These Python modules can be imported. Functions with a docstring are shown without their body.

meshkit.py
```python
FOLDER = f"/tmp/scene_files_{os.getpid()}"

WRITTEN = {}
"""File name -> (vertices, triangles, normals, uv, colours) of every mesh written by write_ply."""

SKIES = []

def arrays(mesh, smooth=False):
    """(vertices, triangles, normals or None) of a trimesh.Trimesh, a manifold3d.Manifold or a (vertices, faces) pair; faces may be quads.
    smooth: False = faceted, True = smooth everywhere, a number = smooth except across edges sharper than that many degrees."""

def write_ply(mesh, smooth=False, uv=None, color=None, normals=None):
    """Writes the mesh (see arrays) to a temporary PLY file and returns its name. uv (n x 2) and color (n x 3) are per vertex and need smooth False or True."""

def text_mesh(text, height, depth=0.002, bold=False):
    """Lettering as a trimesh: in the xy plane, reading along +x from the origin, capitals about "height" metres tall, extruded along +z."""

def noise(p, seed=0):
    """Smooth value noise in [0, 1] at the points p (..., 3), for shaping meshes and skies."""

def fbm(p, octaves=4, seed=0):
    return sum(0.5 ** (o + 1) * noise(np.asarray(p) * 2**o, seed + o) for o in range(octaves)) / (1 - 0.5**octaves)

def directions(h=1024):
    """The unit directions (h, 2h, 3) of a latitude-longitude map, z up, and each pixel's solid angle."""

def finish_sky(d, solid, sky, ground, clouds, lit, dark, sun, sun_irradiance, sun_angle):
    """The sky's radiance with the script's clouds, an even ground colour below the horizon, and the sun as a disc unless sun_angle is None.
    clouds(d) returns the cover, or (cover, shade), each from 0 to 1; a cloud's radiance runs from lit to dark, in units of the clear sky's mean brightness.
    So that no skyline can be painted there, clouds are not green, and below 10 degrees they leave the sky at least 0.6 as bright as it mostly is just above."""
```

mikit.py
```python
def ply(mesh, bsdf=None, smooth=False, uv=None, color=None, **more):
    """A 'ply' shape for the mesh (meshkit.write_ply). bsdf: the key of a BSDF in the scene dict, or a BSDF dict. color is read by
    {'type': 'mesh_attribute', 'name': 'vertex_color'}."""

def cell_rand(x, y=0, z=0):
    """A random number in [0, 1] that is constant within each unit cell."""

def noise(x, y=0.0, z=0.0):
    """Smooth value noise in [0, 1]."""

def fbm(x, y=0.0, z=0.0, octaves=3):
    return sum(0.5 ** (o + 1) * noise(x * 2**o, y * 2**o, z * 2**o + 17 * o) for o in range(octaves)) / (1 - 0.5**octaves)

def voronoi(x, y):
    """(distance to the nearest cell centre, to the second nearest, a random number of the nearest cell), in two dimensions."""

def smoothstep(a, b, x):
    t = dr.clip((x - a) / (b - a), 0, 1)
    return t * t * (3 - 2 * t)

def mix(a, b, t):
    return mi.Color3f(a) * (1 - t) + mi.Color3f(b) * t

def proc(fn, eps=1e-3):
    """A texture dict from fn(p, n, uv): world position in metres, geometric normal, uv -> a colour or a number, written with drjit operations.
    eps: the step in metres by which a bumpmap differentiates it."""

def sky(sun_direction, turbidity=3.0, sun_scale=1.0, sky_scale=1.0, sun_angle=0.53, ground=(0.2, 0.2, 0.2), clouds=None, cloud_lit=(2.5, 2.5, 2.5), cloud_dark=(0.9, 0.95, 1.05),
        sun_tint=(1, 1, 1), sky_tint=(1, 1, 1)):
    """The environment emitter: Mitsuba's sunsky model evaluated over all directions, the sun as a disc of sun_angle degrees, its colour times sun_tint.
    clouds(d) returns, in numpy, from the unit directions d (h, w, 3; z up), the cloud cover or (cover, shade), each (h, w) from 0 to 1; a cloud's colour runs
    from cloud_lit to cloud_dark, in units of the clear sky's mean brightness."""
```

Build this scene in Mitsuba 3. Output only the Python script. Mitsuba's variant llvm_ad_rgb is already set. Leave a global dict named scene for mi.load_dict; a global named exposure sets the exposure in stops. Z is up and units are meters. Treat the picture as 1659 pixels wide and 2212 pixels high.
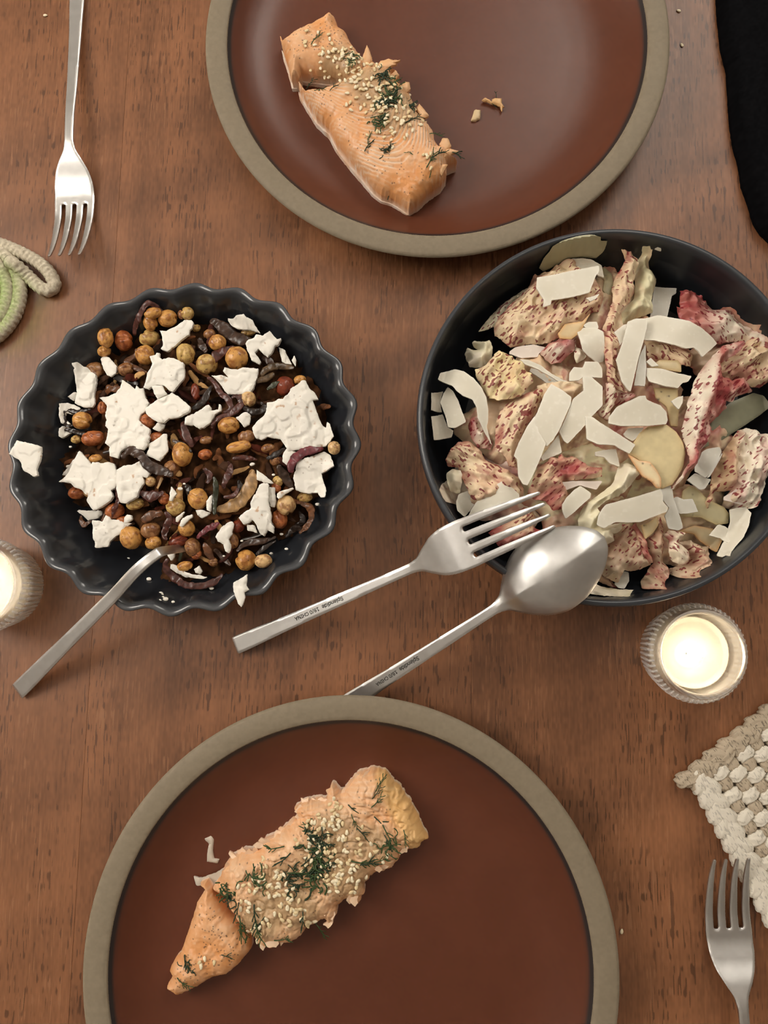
import math, random
import numpy as np, trimesh, shapely, drjit as dr, mitsuba as mi, mikit, meshkit, manifold3d as m3
from scipy.spatial import Delaunay
from shapely.geometry import Polygon
T = mi.ScalarTransform4f
rng = np.random.default_rng(7)
random.seed(7)
scene, labels = {}, {}

# ------------------------------------------------------------------ camera, light, exposure
F, PITCH, ROLL, YAW, CAM_Z = 1664.0, 0.125, -0.18, math.radians(11.14), 0.4482
exposure = 0.50
cp, sp, cr, sr = math.cos(PITCH), math.sin(PITCH), math.cos(ROLL), math.sin(ROLL)
_r, _u, _f = np.array([1, 0, 0.]), np.array([0, cp, sp]), np.array([0, sp, -cp])
_Z = np.array([[math.cos(YAW), -math.sin(YAW), 0], [math.sin(YAW), math.cos(YAW), 0], [0, 0, 1.]])
RIGHT, UP, FWD = _Z @ (cr * _r + sr * _u), _Z @ (-sr * _r + cr * _u), _Z @ _f
EYE = np.array([0, 0, CAM_Z])
scene['camera'] = {'type': 'perspective', 'fov': math.degrees(2 * math.atan(829.5 / F)), 'fov_axis': 'x', 'near_clip': 0.01, 'far_clip': 30.0,
                   'to_world': T().look_at(origin=EYE.tolist(), target=(EYE + FWD).tolist(), up=UP.tolist())}
PENDANT, FLOORLAMP = (0.62, 1.35, 1.25), (-1.0, 0.32, 0.90)
PENDANT_R, FLOORLAMP_R = 0.34, 0.30
PENDANT_L, FLOORLAMP_L, FLAME_L = (6.0, 5.65, 5.1), (8.6, 7.95, 7.1), (32.0, 24.5, 16.0)


def W(p, z):
    """World points on the level z that lie behind the photo's pixels p (n, 2)."""
    p = np.asarray(p, float).reshape(-1, 2)
    z = np.broadcast_to(np.asarray(z, float), (len(p),))
    d = ((p[:, :1] - 829.5) / F) * RIGHT - ((p[:, 1:] - 1106) / F) * UP + FWD
    return (d * ((z - CAM_Z) / d[:, 2])[:, None])[:, :2]


def PX(p):
    """The pixel of world points (n, 3)."""
    d = np.asarray(p, float).reshape(-1, 3) - EYE
    k = d @ FWD
    return np.c_[829.5 + F * (d @ RIGHT) / k, 1106 - F * (d @ UP) / k]


# ------------------------------------------------------------------ helpers
def numbered(key):
    if key not in scene and key not in labels:
        return key
    n = 1
    while f'{key}_{n:03d}' in scene or f'{key}_{n:03d}' in labels:
        n += 1
    return f'{key}_{n:03d}'


def thing(name, label, cat, group=None, kind=None):
    key = numbered(name)
    labels[key] = {'label': label, 'category': cat}
    if group: labels[key]['group'] = group
    if kind: labels[key]['kind'] = kind
    return key


def put(key, mesh, bsdf, smooth=40, color=None, label=None, **more):
    if color is not None and smooth not in (True, False): smooth = True
    scene[key] = mikit.ply(mesh, bsdf, smooth=smooth, color=color, **more)
    if label: labels.setdefault(key, {})['label'] = label
    return key


def part(parent, name, mesh, bsdf, smooth=40, color=None, label=None, **more):
    return put(numbered(parent + '__' + name), mesh, bsdf, smooth, color, label, **more)


def solo(name, mesh, bsdf, label, cat, group=None, kind=None, smooth=40, color=None):
    key = thing(name, label, cat, group, kind)
    return put(key, mesh, bsdf, smooth, color)


def vnoise(p, scale, seed=0, octaves=3):
    p = np.asarray(p, float)
    if p.shape[-1] == 2: p = np.c_[p, np.zeros(len(p))]
    return meshkit.fbm(p * scale + 31.7, octaves, seed)


def sstep(a, b, x):
    t = np.clip((np.asarray(x, float) - a) / (b - a), 0, 1)
    return t * t * (3 - 2 * t)


def lerp(a, b, t):
    t = np.asarray(t, float)[:, None]
    return np.asarray(a, float) * (1 - t) + np.asarray(b, float) * t


def lathe(profile, n=128, cx=0, cy=0, close=False):
    """profile [(r, z)...]; outward normals for a profile running from the outer bottom up."""
    p = np.array(profile, float)
    a = np.arange(n) * 2 * np.pi / n
    v = np.stack([cx + p[:, 0, None] * np.cos(a), cy + p[:, 0, None] * np.sin(a), np.broadcast_to(p[:, 1, None], (len(p), n))], -1).reshape(-1, 3)
    i, j = np.meshgrid(np.arange(len(p) - 1), np.arange(n), indexing='ij')
    q = np.stack([i * n + j, i * n + (j + 1) % n, (i + 1) * n + (j + 1) % n, (i + 1) * n + j], -1).reshape(-1, 4)
    return v, np.vstack([q[:, [0, 1, 2]], q[:, [0, 2, 3]]])


def tri(vf):
    v, f = vf
    return trimesh.Trimesh(v, f, process=False)


def box(x0, x1, y0, y1, z0, z1, ch=0.0):
    if ch:
        pts = [(x, y, z) for x in (x0, x1) for y in (y0, y1) for z in (z0, z1)]
        c = np.array([(x0 + x1) / 2, (y0 + y1) / 2, (z0 + z1) / 2])
        P = []
        for p in pts:
            s = np.sign(c - np.array(p))
            for k in range(3):
                q = np.array(p, float) + s * ch
                q[k] = p[k]
                P.append(q)
        return trimesh.convex.convex_hull(np.array(P))
    return trimesh.creation.box(bounds=[[x0, y0, z0], [x1, y1, z1]])


def tube(points, radius, sides=8, flat=1.0, caps=True, sub=4):
    """A tube through points (n, 3); radius a number or one per point; flat scales it along z-ish normal."""
    P = np.array(points, float)
    R = np.broadcast_to(np.asarray(radius, float), (len(P),)).copy()
    if len(P) > 2 and sub > 1:
        from scipy.interpolate import CubicSpline
        t = np.r_[0, np.cumsum(np.linalg.norm(np.diff(P, axis=0), axis=1) + 1e-9)]
        tt = np.linspace(0, t[-1], sub * (len(P) - 1) + 1)
        R = np.interp(tt, t, R)
        P = CubicSpline(t, P)(tt)
    t = np.gradient(P, axis=0)
    t /= np.linalg.norm(t, axis=1, keepdims=True) + 1e-12
    side = np.cross(t, [0, 0, 1.0])
    bad = np.linalg.norm(side, axis=1) < 1e-3
    side[bad] = [1, 0, 0]
    side /= np.linalg.norm(side, axis=1, keepdims=True)
    nrm = np.cross(side, t)
    a = np.arange(sides) * 2 * np.pi / sides
    if caps:
        P = np.vstack([P[:1] - t[:1] * R[0] * .5, P, P[-1:] + t[-1:] * R[-1] * .5])
        R = np.r_[R[0] * .35, R, R[-1] * .35]
        side, nrm = np.vstack([side[:1], side, side[-1:]]), np.vstack([nrm[:1], nrm, nrm[-1:]])
    v = P[:, None] + R[:, None, None] * (np.cos(a)[None, :, None] * side[:, None] + flat * np.sin(a)[None, :, None] * nrm[:, None])
    n, m = len(P), sides
    i, j = np.meshgrid(np.arange(n - 1), np.arange(m), indexing='ij')
    q = np.stack([i * m + j, i * m + (j + 1) % m, (i + 1) * m + (j + 1) % m, (i + 1) * m + j], -1).reshape(-1, 4)
    f = np.vstack([q[:, [0, 2, 1]], q[:, [0, 3, 2]]])
    v = v.reshape(-1, 3)
    c0, c1 = len(v), len(v) + 1
    v = np.vstack([v, P[:1], P[-1:]])
    k = np.arange(m)
    f = np.vstack([f, np.c_[k * 0 + c0, k, (k + 1) % m], np.c_[k * 0 + c1, (n - 1) * m + (k + 1) % m, (n - 1) * m + k]])
    mesh = trimesh.Trimesh(v, f, process=False)
    if mesh.volume < 0: mesh.invert()
    return mesh


def resample(poly, step, jag=0.0, seed=0, rough=0.0):
    """The outline's points at even steps, roughened by jag metres."""
    c = np.array(poly.exterior.coords)[:-1]
    L = poly.exterior.length
    n = max(8, int(L / step))
    s = np.arange(n) * L / n
    pts = shapely.get_coordinates(shapely.line_interpolate_point(poly.exterior, s))
    if jag:
        nx = np.gradient(pts, axis=0)
        nx = np.c_[nx[:, 1], -nx[:, 0]]
        nx /= np.linalg.norm(nx, axis=1, keepdims=True) + 1e-12
        k = (vnoise(np.c_[pts, np.full(n, seed * 3.1)], 900, seed, 3) - .5) * 2 + (vnoise(np.c_[pts, np.full(n, seed * 1.3)], 300, seed + 9, 2) - .5) * rough
        pts = pts + nx * (k * jag)[:, None]
    q = Polygon(pts)
    if not q.is_valid:
        q = q.buffer(0)
        if q.geom_type != 'Polygon': q = max(q.geoms, key=lambda g: g.area)
        pts = np.array(q.exterior.coords)[:-1]
    return q, pts


def sheet(poly, res, jag=0.0, seed=0, rough=0.0):
    """Triangulated outline: (xy, faces, rim order, distance to the rim)."""
    q, rim = resample(poly, res, jag, seed, rough)
    x0, y0, x1, y1 = q.bounds
    gx, gy = np.meshgrid(np.arange(x0, x1, res), np.arange(y0, y1, res * .866))
    gx = gx + (np.arange(gy.shape[0]) % 2)[:, None] * res / 2
    g = np.c_[gx.ravel(), gy.ravel()]
    g = g[shapely.contains_xy(q, g[:, 0], g[:, 1])]
    if len(g):
        dd = shapely.distance(shapely.points(g), q.exterior)
        g = g[dd > res * .55]
    xy = np.vstack([rim, g])
    f = Delaunay(xy + 1e-9).simplices
    c = xy[f].mean(1)
    f = f[shapely.contains_xy(q, c[:, 0], c[:, 1])]
    a = np.cross(xy[f[:, 1]] - xy[f[:, 0]], xy[f[:, 2]] - xy[f[:, 0]])
    f = f[np.abs(a) > 1e-14]
    a = np.cross(xy[f[:, 1]] - xy[f[:, 0]], xy[f[:, 2]] - xy[f[:, 0]])
    f[a < 0] = f[a < 0][:, ::-1]
    e = np.vstack([f[:, [0, 1]], f[:, [1, 2]], f[:, [2, 0]]])
    code = np.sort(e, 1) @ np.array([1 << 32, 1])
    u, inv, cnt = np.unique(code, return_inverse=True, return_counts=True)
    edge = e[cnt[inv] == 1]
    d = shapely.distance(shapely.points(xy), q.exterior)
    return xy, f, edge, d


def shell(xy, f, edge, top, bottom):
    """A closed body between two height fields over one triangulated outline; patches keep their own vertices, so edges stay crisp."""
    n = len(xy)
    ids = np.unique(edge)
    m = len(ids)
    at = np.zeros(n, int)
    at[ids] = np.arange(m)
    v = np.vstack([np.c_[xy, top], np.c_[xy, bottom], np.c_[xy[ids], top[ids]], np.c_[xy[ids], bottom[ids]]])
    a, b = at[edge[:, 0]] + 2 * n, at[edge[:, 1]] + 2 * n
    sides = np.vstack([np.c_[a, b + m, b], np.c_[a, a + m, b + m]])
    return v, np.vstack([f, f[:, ::-1] + n, sides]), np.r_[np.arange(n), np.arange(n), ids, ids]


# ------------------------------------------------------------------ materials
def principled(color, rough=.5, spec=.5, **more):
    c = color if isinstance(color, dict) else {'type': 'rgb', 'value': list(map(float, color))}
    if spec <= .25 and not more: return {'type': 'twosided', 'bsdf': {'type': 'diffuse', 'reflectance': c}}
    return {'type': 'twosided', 'bsdf': {'type': 'principled', 'base_color': c, 'roughness': rough, 'specular': spec, **more}}


VC = {'type': 'mesh_attribute', 'name': 'vertex_color'}
WOOD_X0, WOOD_W = 0.0405, 0.2195


def wood(p, n, uv):
    b = dr.floor((p.x - WOOD_X0) / WOOD_W)
    o = mikit.cell_rand(b, 3, 5) * 7.0
    wob = (mikit.noise(p.x * 30 + o, p.y * 14, o) - .5) * .004
    x, y = p.x + wob, p.y + o
    streak = mikit.fbm(x * 110 + o, y * 2.2, o, 2)
    broad = mikit.fbm(x * 16 + o, y * 3.0, o + 3, 2)
    figure = mikit.fbm(x * 9 + y * 5, y * 42 - x * 16, o + 9, 2)
    grain = mikit.noise(x * 1300, y * 70, o)
    fine = mikit.noise(x * 900 + 40, y * 330, o + 2)
    pore = mikit.smoothstep(.70, .86, mikit.noise(x * 1400 + 11, y * 165 + 3, o + 5)) * mikit.smoothstep(.25, .6, mikit.noise(x * 70, y * 26, o + 8))
    pale = mikit.smoothstep(.70, .88, mikit.noise(x * 1250 + 71, y * 120 + 3, o + 15)) * mikit.smoothstep(.35, .65, mikit.noise(x * 50 + 9, y * 16, o + 18))
    k = .50 + .42 * (streak - .5) + .55 * (broad - .5) + .62 * (figure - .5) + .22 * (grain - .5) + .22 * (fine - .5)
    c = mikit.mix((.092, .0355, .0145), (.262, .109, .0475), dr.clip(k, 0, 1))
    c = mikit.mix(c, mi.Color3f(.30, .145, .072), .42 * pale)
    c = mikit.mix(c, mi.Color3f(.034, .012, .005), .62 * pore)
    return c * (0.96 + .10 * mikit.cell_rand(b, 7, 1))


scene['mat_wood'] = principled(mikit.proc(wood), .42, .45)
scene['mat_groove'] = principled((.05, .02, .01), .7, .2)
scene['mat_clay'] = principled(mikit.proc(lambda p, n, uv: mikit.mix((.175, .143, .098), (.225, .185, .130), mikit.fbm(p.x * 500, p.y * 500, p.z * 500, 3))), .62, .35)
scene['mat_glaze'] = principled(VC, .34, .30)
scene['mat_dark_glaze'] = principled(VC, .20, .55)
scene['mat_bowl'] = principled(VC, .33, .5)
scene['mat_steel'] = {'type': 'twosided', 'bsdf': {'type': 'principled', 'base_color': mikit.proc(lambda p, n, uv: mikit.mix((.56, .555, .54), (.66, .655, .64), mikit.fbm(p.x * 260, p.y * 260, p.z * 260, 3))), 'roughness': .38, 'metallic': 1.0}}
scene['mat_ink'] = principled((.03, .028, .025), .6, .2)
scene['mat_food'] = principled(VC, .42, .45)
scene['mat_wet'] = principled(VC, .30, .42)
scene['mat_bed'] = principled(VC, .5, .22)
scene['mat_matte'] = principled(VC, .75, .25)
scene['mat_dill'] = principled(VC, .5, .4)
scene['mat_glass'] = {'type': 'blendbsdf', 'weight': .20, 'a': {'type': 'thindielectric', 'int_ior': 1.52, 'ext_ior': 1.0}, 'b': {'type': 'blendbsdf', 'weight': .78, 'a': principled((.80, .80, .79), .35, .5), 'b': {'type': 'twosided', 'bsdf': {'type': 'roughconductor', 'material': 'none', 'alpha': .07}}}}
scene['mat_green_glass'] = {'type': 'thindielectric', 'int_ior': 1.5, 'ext_ior': 1.0, 'specular_transmittance': {'type': 'rgb', 'value': [.50, .86, .30]}}
scene['mat_wax'] = {'type': 'principledthin', 'base_color': {'type': 'rgb', 'value': [.95, .92, .83]}, 'roughness': .4, 'diff_trans': 1.0, 'spec_trans': 0.0}

scene['mat_glass_rib'] = {'type': 'blendbsdf', 'weight': .34, 'a': {'type': 'thindielectric', 'int_ior': 1.52, 'ext_ior': 1.0}, 'b': {'type': 'twosided', 'bsdf': {'type': 'diffuse', 'reflectance': {'type': 'rgb', 'value': [.82, .82, .81]}}}}


def fleck(angle, much):
    c, s = math.cos(math.radians(angle)), math.sin(math.radians(angle))
    def fn(p, n, uv):
        u, w = p.x * c + p.y * s, p.y * c - p.x * s
        patch = mikit.noise(u * 110 + 3, w * 150, p.z * 60)
        return mikit.smoothstep(.78 - much, .84 - much, mikit.noise(u * 520, w * 1300, p.z * 250) + (patch - .5) * .36) * .88
    return fn


for ang in (45, 135):
    scene[f'mat_leaf_{ang}'] = {'type': 'twosided', 'bsdf': {'type': 'blendbsdf', 'weight': mikit.proc(fleck(ang, .10)), 'a': principled(VC, .42, .45)['bsdf'], 'b': principled((.190, .013, .022), .42, .45)['bsdf']}}
scene['mat_wick'] = principled((.03, .02, .015), .9, .1)
scene['mat_tin'] = {'type': 'twosided', 'bsdf': {'type': 'principled', 'base_color': {'type': 'rgb', 'value': [.75, .74, .72]}, 'roughness': .35, 'metallic': 1.0}}
scene['mat_wall'] = principled((.66, .64, .61), .9, .2)
scene['mat_ceiling'] = principled((.80, .79, .77), .9, .2)
scene['mat_floor'] = principled((.20, .12, .07), .6, .3)
scene['mat_black_metal'] = principled((.02, .02, .02), .5, .3)

# ------------------------------------------------------------------ the room
X0, X1, Y0, Y1, ZF, ZC = -2.3, 2.6, -2.4, 2.8, -0.74, 1.86
for key, m, b in (('floor', box(X0, X1, Y0, Y1, ZF - .05, ZF), 'mat_floor'), ('ceiling', box(X0, X1, Y0, Y1, ZC, ZC + .05), 'mat_ceiling'),
                  ('wall_west', box(X0 - .05, X0, Y0, Y1, ZF, ZC), 'mat_wall'), ('wall_east', box(X1, X1 + .05, Y0, Y1, ZF, ZC), 'mat_wall'),
                  ('wall_south', box(X0, X1, Y0 - .05, Y0, ZF, ZC), 'mat_wall'), ('wall_north', box(X0, X1, Y1, Y1 + .05, ZF, ZC), 'mat_wall')):
    put(key, m, b, smooth=False)
    labels[key] = {'kind': 'structure', 'label': key.replace('_', ' ') + ' of the dining room'}

# lamps (they hang and stand outside the picture)
t = thing('pendant_lamp', 'warm white globe pendant lamp hanging beyond the dining table', 'lamp')
g = trimesh.creation.icosphere(3, PENDANT_R); g.apply_translation(PENDANT)
part(t, 'globe', g, 'mat_ceiling', True, emitter={'type': 'area', 'radiance': {'type': 'rgb', 'value': list(PENDANT_L)}})
part(t, 'cord', tube([(PENDANT[0], PENDANT[1], PENDANT[2] + PENDANT_R), (PENDANT[0], PENDANT[1], ZC)], .003), 'mat_black_metal')
t = thing('floor_lamp', 'warm white globe floor lamp standing beside the dining table', 'lamp')
g = trimesh.creation.icosphere(3, FLOORLAMP_R); g.apply_translation(FLOORLAMP)
part(t, 'globe', g, 'mat_ceiling', True, emitter={'type': 'area', 'radiance': {'type': 'rgb', 'value': list(FLOORLAMP_L)}})
part(t, 'pole', tube([(FLOORLAMP[0], FLOORLAMP[1], ZF), (FLOORLAMP[0], FLOORLAMP[1], FLOORLAMP[2] - FLOORLAMP_R)], .012), 'mat_black_metal')
part(t, 'base', tri(lathe([(0, ZF), (.14, ZF), (.14, ZF + .015), (.02, ZF + .03), (0, ZF + .03)], 48, FLOORLAMP[0], FLOORLAMP[1])), 'mat_black_metal')

# ------------------------------------------------------------------ table
TX0, TX1, TY0, TY1 = WOOD_X0 - 2 * WOOD_W - .02, WOOD_X0 + 2 * WOOD_W - .04, -.62, .92
t = thing('dining_table', 'brown wooden dining table with lengthwise boards under all the dishes', 'table')
for i in range(-2, 2):
    part(t, 'board', box(max(TX0, WOOD_X0 + i * WOOD_W + .00003), min(TX1, WOOD_X0 + (i + 1) * WOOD_W - .00003), TY0, TY1, -.03, 0, .00010), 'mat_wood', smooth=False)
part(t, 'apron', box(TX0 + .05, TX1 - .05, TY0 + .05, TY1 - .05, -.09, -.03), 'mat_wood', smooth=False)
for x in (TX0 + .05, TX1 - .11):
    for y in (TY0 + .05, TY1 - .11):
        part(t, 'leg', box(x, x + .06, y, y + .06, ZF, -.09, .003), 'mat_wood', smooth=False)


# ------------------------------------------------------------------ dinner plates
def plate(cx, cy, label):
    t = thing('dinner_plate', label, 'plate', 'brown stoneware dinner plates')
    prof = [(0, .0025), (.074, .0025), (.078, 0.0), (.086, 0.0), (.089, .0025), (.105, .0055), (.122, .0105), (.134, .0160), (.1385, .0188), (.1400, .0206), (.1396, .0218), (.1380, .0226), (.134, .0229), (.1295, .0226), (.1272, .0219), (.1268, .0212),
            (.1264, .0200), (.118, .0125), (.108, .0078), (.095, .0053), (.06, .0046), (0, .0044)]
    part(t, 'rim', tri(lathe(prof, 256, cx, cy)), 'mat_clay', 50, label='raw tan clay rim')
    pw = [(.1269, .0211), (.1262, .0204), (.1240, .0185), (.121, .0155), (.1165, .0124), (.110, .0090), (.103, .0069), (.095, .0058), (.085, .0053), (.06, .0051), (.03, .0050), (0.0001, .0050)]
    p = np.array(pw)
    r = np.linspace(.1269, .0001, 90)
    z = np.interp(r, p[::-1, 0], p[::-1, 1])
    z = np.convolve(np.pad(z, 2, 'edge'), np.ones(5) / 5, 'valid'); z[0] = .0211
    v, f = lathe(np.c_[r, z], 256, cx, cy)
    rr = np.hypot(v[:, 0] - cx, v[:, 1] - cy)
    n1 = vnoise(v, 60, 3); n2 = vnoise(v, 700, 5, 2)
    col = lerp((.082, .0240, .0115), (.112, .034, .0170), .6 * n1 + .4 * n2)
    edge = sstep(.1236 + .0006 * (n1 - .5), .1252, rr)
    col = lerp(col, (.024, .018, .017), edge)
    part(t, 'well', trimesh.Trimesh(v, f, process=False), 'mat_glaze', True, col, label='glossy reddish brown glaze with a dark line round its edge')
    return t


PLATE_A, PLATE_B = (.0165, .3423), (-.0247, -.1878)
plate(*PLATE_A, 'brown glazed dinner plate with a tan rim and two loose crumbs beside its salmon')
plate(*PLATE_B, 'brown glazed dinner plate touching the spoon handle, its salmon broken into two pieces')


# ------------------------------------------------------------------ scalloped dish
def oval(u, v, cx, cy, e, a):
    """circle coordinates -> the slightly oval dish"""
    c, s = math.cos(a), math.sin(a)
    p, q = (u * c + v * s) * (1 + e), (-u * s + v * c) * (1 - e)
    return cx + p * c - q * s, cy + p * s + q * c


DISH = (-.1206, .0863, .0285, .344)
DR, DH, LOBES = .0929, .036, 24


def dish_mesh():
    # (radius, height, lobe strength) from the middle of the outside bottom, over the rim, to the middle of the inside
    prof = [(0, .0015, 0), (.050, .0015, 0), (.053, 0, 0), (.060, 0, 0), (.063, .0012, .1), (.070, .008, .45), (.078, .017, .8), (.086, .027, 1), (.0915, .0338, 1.1), (.0934, .0352, 1.12), (.0938, .0364, 1.12), (.0930, .0374, 1.1),
            (.0912, .0375, 1.05), (.0893, .0362, 1.0), (.0868, .0330, .95), (.0825, .0270, .8), (.0775, .0200, .5), (.0715, .0130, .25), (.066, .0085, .1), (.060, .0064, 0), (.050, .0058, 0), (.025, .0055, 0), (0, .0055, 0)]
    p = np.array(prof)
    s = np.r_[0, np.cumsum(np.hypot(np.diff(p[:, 0]), np.diff(p[:, 1])))]
    ss = np.unique(np.r_[np.linspace(0, s[-1], 110), s])
    r, z, k = (np.interp(ss, s, p[:, c]) for c in range(3))
    for _ in range(2):
        rs, zs = np.convolve(np.pad(r, 1, 'edge'), [.25, .5, .25], 'valid'), np.convolve(np.pad(z, 1, 'edge'), [.25, .5, .25], 'valid')
        r[1:-1], z[1:-1] = rs[1:-1], zs[1:-1]
    n = 24 * 20
    a = np.arange(n) * 2 * np.pi / n
    ph = np.cos(LOBES * (a + math.radians(.3)))
    wave = ph
    R = r[:, None] + k[:, None] * wave[None, :] * .00165
    Z = z[:, None] - (k[:, None] * wave[None, :]) * .0006 * (z[:, None] > .03)
    x, y = oval(R * np.cos(a), R * np.sin(a), *DISH)
    v = np.stack([x, y, np.broadcast_to(Z, x.shape)], -1).reshape(-1, 3)
    i, j = np.meshgrid(np.arange(len(r) - 1), np.arange(n), indexing='ij')
    q = np.stack([i * n + j, i * n + (j + 1) % n, (i + 1) * n + (j + 1) % n, (i + 1) * n + j], -1).reshape(-1, 4)
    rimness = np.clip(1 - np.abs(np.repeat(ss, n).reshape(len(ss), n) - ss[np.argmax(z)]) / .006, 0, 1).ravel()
    return v, np.vstack([q[:, [0, 1, 2]], q[:, [0, 2, 3]]]), rimness


v, f, rimness = dish_mesh()
n1 = vnoise(v, 90, 4)
col = lerp((.010, .0115, .0145), (.017, .019, .023), n1)
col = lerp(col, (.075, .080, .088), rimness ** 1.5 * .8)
solo('scalloped_dish', trimesh.Trimesh(v, f, process=False), 'mat_dark_glaze', 'dark blue-black scalloped dish holding chickpeas and white cheese', 'dish', smooth=True, color=col)

# ------------------------------------------------------------------ salad bowl
BOWL = (.1090, .1026, .0172, .577)
BR, BH = .1014, .055


def bowl_mesh():
    prof = [(0, .001), (.060, .001), (.064, 0), (.074, 0), (.080, .003), (.0905, .014), (.0975, .028), (.1008, .042), (.1016, .051), (.1010, .0545), (.0996, .0553), (.0984, .0546), (.0975, .050), (.0960, .038), (.0915, .024), (.0840, .012), (.074, .0065), (.060, .0056), (0, .0055)]
    p = np.array(prof)
    s = np.r_[0, np.cumsum(np.hypot(np.diff(p[:, 0]), np.diff(p[:, 1])))]
    ss = np.unique(np.r_[np.linspace(0, s[-1], 90), s])
    r, z = np.interp(ss, s, p[:, 0]), np.interp(ss, s, p[:, 1])
    v, f = lathe(np.c_[r, z], 240)
    x, y = oval(v[:, 0], v[:, 1], *BOWL)
    return np.c_[x, y, v[:, 2]], f


v, f = bowl_mesh()
col = lerp((.007, .0085, .011), (.011, .013, .016), vnoise(v, 90, 8))
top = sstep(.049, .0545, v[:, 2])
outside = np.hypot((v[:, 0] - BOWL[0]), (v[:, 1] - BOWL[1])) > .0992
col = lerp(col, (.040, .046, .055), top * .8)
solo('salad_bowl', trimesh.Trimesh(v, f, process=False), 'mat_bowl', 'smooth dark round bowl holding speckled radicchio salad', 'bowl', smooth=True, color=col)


def inside_bowl(x, y):
    """radius from the bowl's middle in circle coordinates"""
    c, s = math.cos(BOWL[3]), math.sin(BOWL[3])
    dx, dy = x - BOWL[0], y - BOWL[1]
    return np.hypot((dx * c + dy * s) / (1 + BOWL[2]), (-dx * s + dy * c) / (1 - BOWL[2]))


def bowl_floor(r):
    return np.interp(r, [0, .060, .074, .0840, .0915, .0960, .0975], [.0055, .0056, .0065, .012, .024, .038, .050])


def inside_dish(x, y):
    c, s = math.cos(DISH[3]), math.sin(DISH[3])
    dx, dy = x - DISH[0], y - DISH[1]
    return np.hypot((dx * c + dy * s) / (1 + DISH[2]), (-dx * s + dy * c) / (1 - DISH[2]))


def dish_floor(r):
    return np.interp(r, [0, .050, .060, .066, .0715, .0775, .0825, .0868, .0893], [.0055, .0058, .0064, .0085, .013, .020, .027, .033, .0362])

# ------------------------------------------------------------------ cutlery
def strip(knots):
    k = np.array(knots, float) * [.001, .001]
    x = np.linspace(k[0, 0], k[-1, 0], 160)
    from scipy.interpolate import PchipInterpolator
    y = PchipInterpolator(k[:, 0], k[:, 1])(x)
    return Polygon(np.r_[np.c_[x, y], np.c_[x[::-1], -y[::-1]]])


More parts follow.
